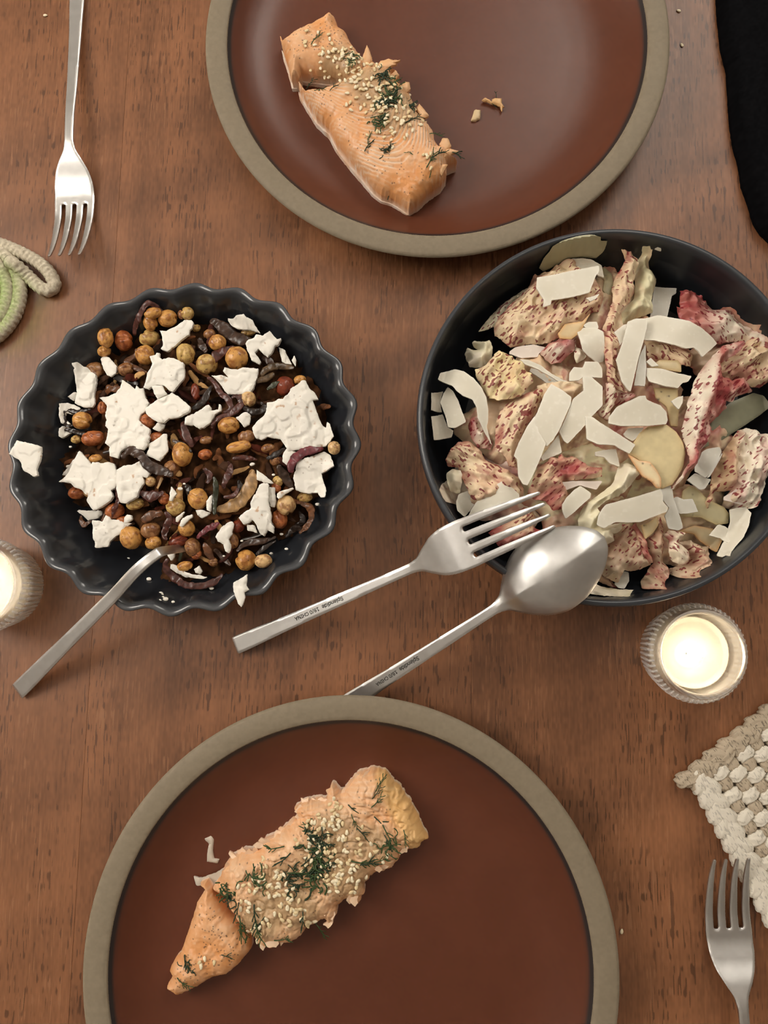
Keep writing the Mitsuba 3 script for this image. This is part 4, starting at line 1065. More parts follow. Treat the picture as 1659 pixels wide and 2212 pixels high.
items = [(f"{'small ' if max(a, b) < 75 else ''}{TINT[k][0]} chickpea", tp(t_, [(x, y)])[0]) for t_, x, y, a, b, k in PEAS]
for n_, ((t_, x, y, a, b, k), lab) in enumerate(zip(PEAS, describe(items, MARKS))):
    w, z = on_heap(tp(t_, [(x, y)]), .0008)
    v, f, r = pea(n_)
    mpp = .000252 / TILE[t_][2]
    rx, ry = a * mpp * 1.03, b * mpp * 1.03
    R_ = T().rotate([0, 0, 1], float(rng.uniform(0, 360))).rotate([0, 1, 0], float(rng.uniform(-50, 50)))
    q = (v * r[:, None]) @ np.array(R_.matrix, float)[:3, :3].T
    q = q / np.abs(q).max(0)
    th = -math.degrees(YAW) * 0 + 11.14
    c, s = math.cos(math.radians(th)), math.sin(math.radians(th))
    q = q * [rx, ry, min(rx, ry) * .95]
    q = np.c_[q[:, 0] * c - q[:, 1] * s + w[0, 0], q[:, 0] * s + q[:, 1] * c + w[0, 1], q[:, 2] + z[0] + (.0036 if k in 'gp' else .0018)]
    base = np.array(TINT[k][1]) * [1.0, .96, .95]
    n1 = vnoise(v, 2.2, n_ + 70)
    col = lerp(base * 1.06, base * [.50, .34, .28], sstep(.42, .68, n1) * .85)
    col = lerp(col, (.05, .025, .012), sstep(.72, .80, vnoise(v, 6.5, n_ + 90, 2)) * .8)
    solo('chickpea', trimesh.Trimesh(q, f, process=False), 'mat_wet', lab, 'chickpea', 'chickpeas in the scalloped dish', smooth=True, color=col)

STRIPS = [('C1', 62, 'p', [(990, 430), (1000, 330), (1040, 230), (1090, 130), (1140, 75), (1230, 120), (1330, 170)], 2), ('C1', 46, 'k', [(490, 1270), (380, 1290), (310, 1290), (230, 1265), (190, 1280), (195, 1350), (220, 1430), (290, 1450)], 5), ('C1', 52, 'k', [(210, 1500), (300, 1510), (400, 1540), (500, 1550)], 4), ('C1', 60, 'b', [(1010, 600), (960, 680), (900, 720), (1000, 800), (1120, 860)], 3), ('C1', 80, 'b', [(680, 1010), (780, 1040), (850, 1030)], 2), ('C1', 90, 'k', [(780, 910), (900, 950), (1020, 980)], 1),
          ('C2', 125, 'q', [(190, 280), (330, 360), (430, 440), (530, 490), (650, 490)], 5), ('C2', 100, 'd', [(200, 760), (250, 670), (340, 610), (440, 570)], 5), ('C2', 62, 'p', [(150, 910), (240, 990), (300, 1090), (370, 1150), (400, 1250), (330, 1290)], 6), ('C2', 82, 'k', [(190, 1010), (130, 1120), (60, 1210), (-20, 1260)], 5), ('C2', 62, 'p', [(420, 1130), (490, 1130), (520, 1190), (470, 1270), (380, 1330), (270, 1370), (200, 1480)], 6), ('C2', 66, 'k', [(540, 1230), (640, 1290), (740, 1290), (780, 1240), (740, 1190)], 5), ('C2', 75, 'o', [(760, 880), (860, 800), (980, 780), (1110, 810)], 5), ('C2', 82, 'o', [(700, 960), (800, 920), (890, 880)], 4), ('C2', 70, 'b', [(1390, 1240), (1450, 1235), (1520, 1240)], 3), ('C2', 84, 'q', [(760, 690), (850, 740), (900, 800)], 3), ('C2', 70, 'g', [(820, 1040), (880, 990), (950, 960)], 6), ('C2', 90, 'q', [(60, 480), (90, 560), (130, 620)], 2),
          ('C4', 82, 'r', [(1090, 310), (1100, 190), (1200, 95), (1300, 70), (1440, 40)], 9), ('C4', 135, 't', [(270, 720), (420, 690), (560, 580), (640, 420), (640, 290)], 5), ('C4', 62, 'g', [(210, 370), (240, 470), (230, 600), (230, 780)], 8), ('C4', 84, 'p', [(330, 490), (360, 380), (400, 280), (370, 190)], 7), ('C4', 54, 'p', [(480, 490), (440, 570), (330, 590)], 8), ('C4', 62, 'd', [(430, 160), (560, 150), (700, 170)], 5), ('C4', 62, 'k', [(820, 160), (920, 100), (1010, 40)], 6), ('C4', 105, 'q', [(950, 250), (1010, 350), (1080, 470)], 5), ('C4', 66, 'b', [(1150, 650), (1280, 700), (1310, 800), (1260, 920), (1180, 990)], 6), ('C4', 82, 'k', [(1020, 1030), (1110, 950), (1200, 960)], 4), ('C4', 72, 'q', [(480, 1190), (600, 1100), (760, 1080), (900, 1040)], 6), ('C4', 62, 'k', [(700, 1230), (790, 1150), (900, 1080)], 6), ('C4', 72, 'r', [(30, 1040), (120, 960), (200, 920), (270, 880)], 6), ('C4', 92, 'b', [(110, 1100), (150, 1200), (200, 1290)], 4), ('C4', 82, 'q', [(230, 1180), (330, 1280), (400, 1350)], 4), ('C4', 72, 'p', [(-300, 1290), (-310, 1400), (-200, 1510), (-60, 1580), (100, 1580), (220, 1540), (310, 1460)], 4), ('C4', 84, 'p', [(110, 280), (160, 330), (150, 430)], 5), ('C4', 80, 'k', [(560, 560), (520, 480), (490, 400)], 2), ('C4', 70, 'k', [(1180, 760), (1210, 860), (1140, 900)], 1),
          ('C3', 105, 'q', [(870, 250), (970, 180), (1060, 230), (1130, 320), (1260, 390), (1400, 450)], 8), ('C3', 115, 'd', [(1050, 640), (1180, 680), (1310, 640)], 7), ('C3', 52, 'd', [(790, 610), (800, 720), (770, 830), (740, 920)], 6), ('C3', 45, 'b', [(660, 850), (630, 960)], 4), ('C3', 115, 'b', [(1090, 960), (1180, 900), (1290, 880)], 5), ('C3', 84, 'd', [(1340, 870), (1370, 970), (1330, 1080), (1350, 1170)], 6), ('C3', 72, 'q', [(1420, 60), (1520, 110), (1620, 180)], 5), ('C3', 60, 't', [(1250, 600), (1290, 480)], 4), ('C3', 84, 'k', [(640, 200), (740, 180)], 4), ('C3', 95, 'p', [(1530, -150), (1570, 0), (1630, 120)], 6), ('C3', 80, 'k', [(1560, 560), (1600, 640), (1590, 740)], 3), ('C3', 70, 'g', [(1490, 1400), (1510, 1320)], 4), ('C3', 60, 'b', [(380, 900), (420, 1000), (500, 950)], 1)]
SCOL = {'p': ('purple brown', (.075, .028, .022)), 'k': ('blackened', (.018, .011, .008)), 'b': ('brown', (.105, .043, .019)), 'd': ('dark red brown', (.060, .016, .010)), 'q': ('charred brown', (.042, .022, .014)), 'o': ('olive brown', (.085, .052, .026)), 'r': ('wine red', (.125, .026, .032)), 't': ('tan translucent', (.33, .195, .085)), 'g': ('dark green', (.030, .034, .018))}
items = [(f'{SCOL[k][0]} onion strip', tp(t_, pts).mean(0)) for t_, w_, k, pts, dz in STRIPS]
for n_, ((t_, wd, k, pts, dz), lab) in enumerate(zip(STRIPS, describe(items, MARKS))):
    w, z = on_heap(tp(t_, pts), dz * .001)
    z = z + rng.normal(0, .0006, len(z))
    m = tube(np.c_[w, z], wd * .5 * .000262 / 5.184 * np.interp(np.arange(len(w)), [0, .6, len(w) - 1.6, len(w) - 1], [.55, 1.1, 1.05, .45]) * rng.uniform(.85, 1.15, len(w)), 14, flat=.26, sub=10)
    v = np.array(m.vertices)
    nrm = trimesh.Trimesh(v, m.faces, process=False).vertex_normals
    v = v + nrm * (.0022 * (vnoise(v, 330, n_ + 5, 3) - .5))[:, None]
    base = np.array(SCOL[k][1])
    col = lerp(base * 1.35, base * .62, sstep(.3, .7, vnoise(v * [1, 1, .5], 600, n_, 3)))
    solo('onion_strip', trimesh.Trimesh(v, m.faces, process=False), 'mat_wet', lab, 'onion', 'roasted onion strips in the scalloped dish', smooth=True, color=col)

# the browned onion bed that fills the gaps
a = np.linspace(0, 2 * np.pi, 90, endpoint=False)
rp = 1 + .07 * np.sin(3 * a + 1) + .05 * np.sin(5 * a) + .03 * np.sin(11 * a)
bed = np.array([(432 + 290 * r_ * math.cos(b), 956 + 296 * r_ * math.sin(b)) for r_, b in zip(rp, a)])
bed = bed[~((bed[:, 0] < 330) & (bed[:, 1] > 1105))]
bp, _ = on_heap(bed, -.004)
poly = Polygon(bp).buffer(0)
cut = Polygon(on_heap(np.array([(90, 1080), (200, 1090), (225, 1160), (330, 1190), (352, 1250), (300, 1320), (90, 1320)]), -.004)[0])
poly = poly.difference(cut)
lim = np.linspace(0, 2 * np.pi, 120, endpoint=False)
poly = poly.intersection(Polygon(np.c_[oval(.0775 * np.cos(lim), .0775 * np.sin(lim), *DISH)]))
poly = poly if poly.geom_type == 'Polygon' else max(poly.geoms, key=lambda g: g.area)
xy, f, edge, d = sheet(poly, .0012, .002, 77, 3)
n1, n2 = vnoise(xy, 150, 6), vnoise(xy, 420, 7)
fl = dish_floor(inside_dish(xy[:, 0], xy[:, 1])) + .0004
top = fl + (heap(xy) - .0015 - fl) * sstep(0, .012, d) + .0075 * (n1 - .55) * sstep(0, .006, d) + .0045 * (n2 - .5) * sstep(0, .003, d)
v, f, src = shell(xy, f, edge, np.maximum(top, fl + .0003), fl)
col = lerp((.022, .011, .006), (.105, .047, .021), sstep(.35, .75, .6 * n1 + .4 * n2))[src]
bed_m, bed_c = [trimesh.Trimesh(v, f, process=False)], [col]
inner = poly.buffer(-.006)
kinds = 'kqbpdqbbtq'
while len(bed_m) < 190:
    x_, y_ = rng.uniform(poly.bounds[0], poly.bounds[2]), rng.uniform(poly.bounds[1], poly.bounds[3])
    if not inner.contains(shapely.Point(x_, y_)): continue
    a_, l_, b_ = rng.uniform(0, 2 * np.pi), rng.uniform(.006, .017), rng.normal(0, 1.0)
    s_ = np.linspace(-.5, .5, 5)
    P_ = np.c_[x_ + l_ * s_ * math.cos(a_) + .3 * l_ * b_ * (s_ ** 2) * -math.sin(a_), y_ + l_ * s_ * math.sin(a_) + .3 * l_ * b_ * s_ ** 2 * math.cos(a_)]
    z_ = heap(P_) + rng.uniform(-.0012, .0022) + .0012 * np.sin(6 * s_ + rng.uniform(0, 6))
    m = tube(np.c_[P_, z_], rng.uniform(.0009, .0023) * np.array([.6, 1, 1.1, .9, .5]), 10, flat=rng.uniform(.25, .5), sub=5)
    vv = np.array(m.vertices)
    vv = vv + m.vertex_normals * (.0014 * (vnoise(vv, 380, len(bed_m), 3) - .5))[:, None]
    base = np.array(SCOL[kinds[int(rng.integers(10))]][1]) * rng.uniform(.8, 1.6)
    bed_m.append(trimesh.Trimesh(vv, m.faces, process=False))
    bed_c.append(lerp(base * 1.3, base * .6, vnoise(vv, 500, 3)))
solo('onion_bed', trimesh.util.concatenate(bed_m), 'mat_bed', 'soft bed of dark browned onion beneath the chickpeas', 'onion', kind='stuff', smooth=True, color=np.vstack(bed_c))
crumbs = []
for x, y in [(300, 1540), (1150, 1610), (1500, 600), (1545, 545), (65, 1335), (20, 430), (245, 350), (270, 130), (215, 100), (920, 1380)]:
    p = tp('C3' if y != 1335 else 'C1', [(x, y)])
    crumbs.append((p[0], rng.uniform(.0006, .0013)))
for x, y in [(1015, 460), (1380, 670), (885, 340), (380, 325), (470, 610), (975, 1005), (860, 1220), (1030, 1170), (190, 1610), (530, 1080), (650, 220), (640, 230), (330, 1250)]:
    crumbs.append((tp('C4' if y != 460 else 'C2', [(x, y)])[0], rng.uniform(.0006, .0014)))
for x, y in [(340, 1275), (347, 1282), (352, 1290), (345, 1297), (358, 1294), (374, 1300), (350, 1285), (322, 1250)]:
    crumbs.append(((x, y), rng.uniform(.0008, .0014)))
ms = []
for (x, y), r in crumbs:
    w, z = on_heap([(x, y)], .0035)
    fl = float(dish_floor(inside_dish(*w[0])))
    inside = poly.contains(shapely.Point(w[0]))
    zz = float(z[0]) if inside else fl + r * .5
    w = W([(x, y)], zz)
    m = trimesh.creation.icosphere(1, 1.0)
    vv = np.array(m.vertices) * (1 + .5 * (vnoise(np.array(m.vertices) + x, 2, 3) - .5))[:, None] * r * [1.2, .8, .6]
    ms.append(trimesh.Trimesh(vv + [*w[0], zz], m.faces, process=False))
scene['mat_feta'] = principled((.83, .80, .72), .8, .2)
solo('cheese_crumbs', trimesh.util.concatenate(ms), 'mat_feta', 'tiny white cheese crumbs scattered over the scalloped dish', 'crumbs', kind='stuff')

# ------------------------------------------------------------------ radicchio salad
def mound(p):
    p = np.asarray(p, float).reshape(-1, 2)
    r = inside_bowl(p[:, 0], p[:, 1])
    return np.where(r > .0968, .0505, np.maximum(bowl_floor(np.minimum(r, .0968)) + .002, .014 + .026 * np.sqrt(np.clip(1 - (r / .096) ** 2, 0, 1))))


def on_mound(px, dz=0.0):
    px = np.asarray(px, float).reshape(-1, 2)
    z = np.full(len(px), .035)
    return march(px, mound, dz, .062)


def clean(px, dz):
    w, z = on_mound(px, dz)
    g = Polygon(w)
    if not g.is_valid: g = g.buffer(0)
    return (g if g.geom_type == 'Polygon' else max(g.geoms, key=lambda h: h.area)), float(z.mean())


CREAM, TANC, RED, PINK, WHITE_, GREENISH = (.74, .60, .40), (.66, .47, .31), (.235, .012, .024), (.42, .135, .115), (.77, .70, .57), (.68, .64, .42)
LEAVES = [  # label, tile, outline, axis (degrees, photo), colours, red, fleck, fold, dz
    ('broad crumpled cream radicchio leaf under the rectangular parmesan shaving', 'S1', [(610, 990), (600, 920), (640, 850), (720, 760), (800, 680), (900, 600), (950, 460), (1060, 460), (1150, 390), (1250, 310), (1320, 380), (1480, 480), (1560, 590), (1580, 660), (1540, 770), (1470, 790), (1400, 860), (1250, 920), (1180, 1000), (1100, 1040), (900, 1060), (750, 1090), (680, 1030)], 30, 'c', .35, .9, 1.5, .003),
    ('pale radicchio leaf tip pointing at the left side of the bowl', 'S1', [(470, 945), (540, 860), (610, 770), (720, 680), (860, 590), (930, 560), (900, 640), (760, 690), (700, 780), (650, 880), (560, 930)], 38, 'w', .25, .3, .6, .001),
    ('folded red and white radicchio piece with a pointed lower corner', 'S1', [(1010, 1140), (1080, 1080), (1200, 1020), (1330, 1010), (1320, 1120), (1240, 1200), (1190, 1244), (1120, 1240), (1060, 1190)], 30, 'r', .55, .5, .9, .000),
    ('tall greenish radicchio leaf with a red notched top', 'S2', [(350, 440), (440, 250), (480, 200), (470, 150), (540, 140), (565, 180), (550, 240), (520, 300), (520, 390), (555, 480), (550, 600), (530, 700), (545, 790), (430, 820), (340, 860), (275, 870), (280, 760), (380, 650), (380, 500)], 85, 'g', .15, .2, 1.1, .002),
    ('long narrow flecked radicchio leaf standing beside the greenish leaf', 'S2', [(235, 230), (300, 210), (330, 250), (380, 330), (380, 420), (370, 500), (380, 580), (340, 680), (250, 760), (230, 860), (200, 960), (250, 1040), (240, 1090), (210, 1140), (215, 1269), (225, 1350), (270, 1400), (310, 1500), (330, 1520), (240, 1490), (140, 1420), (120, 1260), (90, 1000), (90, 920), (170, 700), (170, 560), (210, 440), (270, 340)], 80, 'c', .35, 1.0, .9, .008),
    ('red streaked radicchio leaf turning white toward the right rim', 'S2', [(800, 590), (900, 600), (1030, 680), (1120, 770), (1200, 770), (1240, 750), (1350, 780), (1340, 860), (1450, 900), (1600, 950), (1700, 1010), (1720, 1269), (1600, 1269), (1500, 1130), (1300, 1070), (1130, 1080), (1050, 970), (870, 880), (830, 830), (780, 730), (830, 720)], -25, 'rw', .55, .4, 1.2, .003),
    ('long upright red radicchio leaf with a smooth white spine', 'S4', [(840, 740), (870, 560), (900, 400), (990, 220), (1080, 90), (1200, -30), (1380, -70), (1400, -40), (1320, 50), (1180, 130), (1190, 220), (1290, 290), (1370, 270), (1420, 250), (1400, 300), (1480, 390), (1330, 440), (1300, 490), (1240, 470), (1250, 540), (1100, 680), (1080, 780), (1030, 910), (960, 1080), (860, 1150), (760, 1270), (750, 1313), (730, 1290), (800, 1180), (860, 1050), (860, 900)], 62, 'spine', .6, .6, 1.2, .010),
    ('ruffled radicchio leaf against the right wall of the bowl', 'S4', [(1180, 130), (1320, 40), (1400, -60), (1500, -110), (1720, -80), (1720, 230), (1640, 300), (1530, 370), (1440, 330), (1290, 290), (1200, 220)], 20, 'c', .5, .6, 1.4, .003),
    ('yellowish radicchio leaf densely flecked with short red dashes', 'S3', [(450, 290), (560, 230), (640, 130), (690, 90), (770, 110), (840, 180), (910, 190), (920, 250), (990, 310), (1010, 380), (940, 450), (880, 520), (800, 560), (680, 570), (580, 550), (540, 480), (470, 350)], 45, 'y', .2, 1.3, 1.2, .006),
    ('small folded white radicchio leaf at the left wall of the bowl', 'S3', [(365, 120), (390, 60), (490, 80), (430, 20), (460, 0), (590, 0), (620, 80), (620, 160), (570, 200), (540, 250), (400, 240)], 60, 'w', .0, .05, 1.1, .001),
    ('rounded cupped radicchio leaf with a dark red patch', 'S3', [(645, 790), (680, 680), (760, 590), (830, 550), (930, 490), (1000, 470), (1090, 430), (1150, 430), (1060, 580), (1030, 680), (950, 780), (870, 940), (830, 1080), (860, 1190), (780, 1170), (740, 1090), (640, 1000), (650, 880)], 60, 'c', .55, .5, .9, .005),
    ('big flecked radicchio leaf lying above the fork tines', 'S3', [(180, 1120), (230, 1020), (300, 950), (370, 950), (450, 980), (520, 1040), (560, 1110), (680, 1160), (780, 1230), (870, 1290), (910, 1400), (900, 1500), (760, 1420), (600, 1520), (480, 1560), (420, 1520), (380, 1400), (340, 1300), (300, 1180), (200, 1180)], -35, 'c', .35, 1.0, 1.1, .003),
    ('blunt white radicchio rib by the left rim', 'S5', [(110, 120), (170, 60), (250, 80), (270, 140), (250, 250), (240, 310), (150, 290), (120, 220)], 85, 'w', .0, .05, .5, .004),
    ('red edged radicchio piece under the large curled shaving', 'S3', [(390, 790), (440, 720), (480, 700), (540, 830), (630, 960), (600, 1020), (480, 1000), (430, 930)], 60, 'r', .5, .4, .9, .001),
    ('ragged dark pink radicchio leaf in the middle of the salad', 'S5', [(1090, 10), (1130, -40), (1200, -30), (1240, -80), (1300, -40), (1360, -60), (1450, 0), (1530, 40), (1640, 60), (1640, 150), (1540, 175), (1240, 190), (1330, 330), (1300, 420), (1250, 470), (1160, 480), (1100, 400), (950, 360), (920, 290), (960, 170), (1010, 60)], 15, 'p', .55, .3, 1.5, .004),
    ('creamy white radicchio heart leaf next to the spoon', 'S6', [(0, 390), (120, 300), (250, 200), (330, 10), (400, 0), (470, 40), (480, 100), (400, 220), (300, 310), (180, 350), (100, 420), (130, 480), (100, 580), (340, 540), (310, 620), (240, 640), (270, 700), (180, 750), (120, 870), (60, 900), (90, 780), (-20, 680), (-60, 520)], 50, 'w', .02, .05, 1.2, .006),
    ('finely speckled radicchio leaf fanning out near the spoon tip', 'S6', [(100, 900), (180, 760), (280, 640), (340, 550), (420, 550), (470, 600), (520, 720), (530, 850), (580, 920), (480, 960), (400, 980), (330, 970), (270, 1080), (170, 1030), (100, 960)], 40, 't', .2, 1.2, 1.0, .002),
    ('narrow pink radicchio fold below the long parmesan slab', 'S6', [(430, 580), (470, 540), (510, 600), (560, 750), (600, 900), (570, 910), (520, 830), (480, 700)], -70, 'p', .5, .3, .8, .006),
    ('square ended speckled radicchio leaf pointing at the candle', 'S6', [(560, 700), (620, 630), (670, 560), (700, 480), (710, 560), (690, 700), (710, 800), (700, 880), (740, 1000), (780, 1135), (650, 1135), (530, 1130), (500, 1060), (560, 960), (620, 900), (540, 820)], -75, 't', .35, 1.0, 1.0, .001),
    ('curled white radicchio leaf with a dark red heart', 'S6', [(700, 640), (760, 610), (840, 620), (880, 640), (840, 720), (890, 790), (920, 850), (880, 910), (830, 925), (770, 900), (740, 800), (760, 700)], -60, 'heart', .5, .3, 1.2, .005),
    ('greyish flecked radicchio leaf by the near right rim', 'S6', [(860, 710), (950, 700), (1020, 750), (1100, 760), (1110, 850), (1170, 890), (1160, 920), (1060, 960), (1070, 1020), (1000, 1035), (850, 1030), (760, 1000), (750, 950), (900, 930), (940, 870)], -10, 't', .2, .8, 1.2, .001),
    ('brown and white crumpled radicchio chunk at the right of the bowl', 'S4', [(1100, 1250), (1130, 1130), (1190, 1000), (1240, 930), (1290, 830), (1340, 760), (1430, 730), (1500, 740), (1530, 800), (1600, 830), (1680, 880), (1650, 1080), (1620, 1250), (1560, 1400), (1470, 1493), (1365, 1503), (1239, 1472), (1218, 1398), (1281, 1324), (1134, 1324), (1070, 1493), (1049, 1514), (1049, 1430)], 70, 'half', .3, .8, 1.5, .004),
    ('slender white radicchio sliver along the near rim', 'S6', [(0, 1110), (30, 1075), (120, 1110), (250, 1130), (350, 1140), (470, 1132), (430, 1195), (330, 1200), (150, 1190), (30, 1170)], 0, 'w', .0, .05, .6, .001),
    ('small tan radicchio scrap above the white sliver', 'S6', [(60, 1040), (90, 940), (180, 915), (170, 1000), (240, 1050), (330, 1130), (220, 1110)], -30, 't', .2, .6, .8, .002),
    ('dark red radicchio leaf seen through the fork tines', 'S5', [(520, 700), (640, 610), (760, 560), (900, 420), (980, 450), (1000, 560), (960, 640), (1060, 700), (850, 800), (700, 900), (600, 830)], 30, 'p', .6, .6, 1.2, -.001),
    ('tiny twisted white radicchio curl below the bent parmesan flake', 'S1', [(1330, 1060), (1390, 1120), (1430, 1170), (1400, 1200), (1340, 1230), (1320, 1180)], 80, 'w', .1, .3, 1.0, .003),
    ('pale pink twisted radicchio piece at the foot of the narrow leaf', 'S4', [(100, 320), (180, 330), (220, 420), (190, 510), (150, 560), (130, 660), (60, 620), (40, 580), (110, 500)], 75, 'w', .35, .3, 1.0, .005),
    ('small red tipped radicchio fold above the half moon shaving', 'S4', [(200, 520), (220, 400), (300, 370), (390, 430), (330, 470), (240, 510)], 10, 'r', .5, .4, .9, .003),
    ('speckled radicchio leaf framed under the arched parmesan shaving', 'S2', [(480, 1030), (600, 1050), (770, 1100), (860, 1130), (930, 1190), (900, 1300), (760, 1290), (600, 1260), (520, 1240)], -15, 'c', .4, .8, .8, .002),
    ('tan radicchio leaf behind the two broad parmesan slabs', 'S3', [(1040, 420), (1240, 395), (1470, 400), (1450, 500), (1380, 560), (1260, 620), (1100, 600)], 10, 'c', .3, .2, .9, .002)]


def lerp2(a, b, t):
    t = np.asarray(t, float)[:, None]
    return a * (1 - t) + np.asarray(b) * t


def leaf_mesh(n_, tile, pts, axis, kind, red, fleck, fold, dz, res=.0008):
    px = tp(tile, pts)
    poly, zc = clean(px, dz)
    xy, f, edge, d = sheet(poly, res, .0005, n_ + 300, 1.5)
    a = math.radians(axis + 11.14)
    c = xy.mean(0)
    u, w = (xy - c) @ [math.cos(a), math.sin(a)], (xy - c) @ [-math.sin(a), math.cos(a)]
    L = np.ptp(u) + 1e-6
    wob = .004 * (vnoise(xy, 90, n_) - .5)
    q = np.c_[u * .45, w + wob]
    k1 = 1 - np.abs(2 * vnoise(q, 95, n_ + 1, 2) - 1) * 2
    k2 = 1 - np.abs(2 * vnoise(q * [1.6, 1], 230, n_ + 2, 2) - 1) * 2
    k3 = vnoise(np.c_[u, w], 420, n_ + 3, 2) - .5
    k4 = vnoise(np.c_[u, w], 70, n_ + 7, 2) - .5
    base = mound(xy) * .55 + mound(xy).mean() * .45 + dz
    rim = np.exp(-d / .0035) * (vnoise(xy, 150, n_ + 4) - .42) * .012
    z = base + fold * (.0052 * k1 * sstep(0, .004, d) + .0022 * k2 + .0010 * k3 + .008 * k4) + rim + .003 * np.sqrt(np.clip(d / .012, 0, 1))
    if kind == 'spine': z = z + .004 * np.exp(-((w - .25 * w.max()) / .004) ** 2)
    z = np.maximum(z, bowl_floor(np.minimum(inside_bowl(xy[:, 0], xy[:, 1]), .0975)) + .0009)
    v, f, src = shell(xy, f, edge, z + .0004, z - .0004)
    n1, n2 = vnoise(q, 160, n_ + 5), vnoise(xy, 380, n_ + 6)
    ground = {'c': lerp(CREAM, TANC, sstep(.35, .8, n1)), 'y': lerp((.78, .66, .36), CREAM, sstep(.3, .7, n1)), 't': lerp((.60, .47, .33), (.46, .29, .19), sstep(.3, .75, n1)), 'w': lerp(WHITE_, (.76, .71, .50), sstep(.3, .7, n1)), 'g': lerp(GREENISH, CREAM, sstep(.4, .7, n1)),
              'r': lerp(WHITE_, PINK, sstep(.3, .7, n1)), 'p': lerp(lerp(TANC, CREAM, n2), PINK, sstep(.35, .75, n1)), 'rw': lerp(PINK, WHITE_, sstep(-.25 * L, .15 * L, u)), 'spine': lerp(PINK, WHITE_, np.maximum(sstep(.15, .45, w / w.max()), .5 * sstep(.4, .7, n1))), 'heart': lerp(WHITE_, CREAM, n1),
              'half': lerp2(np.asarray(lerp((.44, .275, .15), (.62, .46, .30), n2)), WHITE_, sstep(-.004, .006, -w + .006))}[kind]
    # the red of a leaf: broad patches near the edge and folds, short dashes along the veins
    patch = sstep(.60 - .16 * red, .70 - .14 * red, vnoise(q * [1, 1.4], 150, n_ + 8, 3)) * min(1, red * 1.7)
    if kind == 'w': patch = patch * 0
    if kind == 'heart': patch = np.maximum(patch * .3, sstep(.25 * L, .33 * L, -u) * 0 + (sstep(.5, .6, (u * math.copysign(1, 1) + L / 2) / L) > 1) * 1.0)
    if kind == 'heart': patch = sstep(.16, .05, np.hypot(u + .32 * L, w * .8) / L)
    dash = sstep(.62, .69, vnoise(np.c_[u * 250, w * 720] / 1000, 1000, n_ + 9, 1)) * sstep(.36, .50, vnoise(xy, 110, n_ + 10, 2)) * min(1, fleck)
    fine = sstep(.72, .80, vnoise(xy, 1100, n_ + 13, 1)) * .55 * min(1, fleck)
    col = lerp(ground * .97, (.30, .028, .040), np.clip(patch, 0, 1) * .72)
    col = lerp(col, RED, np.clip(dash, 0, 1) * .45)
    
    edge_red = np.exp(-d / .0011) * (red > .3) * sstep(.4, .6, vnoise(xy, 120, n_ + 14))
    col = lerp(col, (.34, .07, .055), .6 * edge_red)
    return trimesh.Trimesh(v, f, process=False), col[src], px.mean(0)


for n_, (lab, tile, pts, axis, kind, red, fleck, fold, dz) in enumerate(LEAVES):
    m, col, _ = leaf_mesh(n_, tile, pts, axis, kind, red, fleck, fold, dz)
    mat = 'mat_food' if fleck < .28 else ('mat_leaf_45' if (axis + 11) % 180 < 90 else 'mat_leaf_135')
    solo('radicchio_leaf', m, mat, lab, 'radicchio', 'radicchio leaves in the salad bowl', smooth=True, color=col)

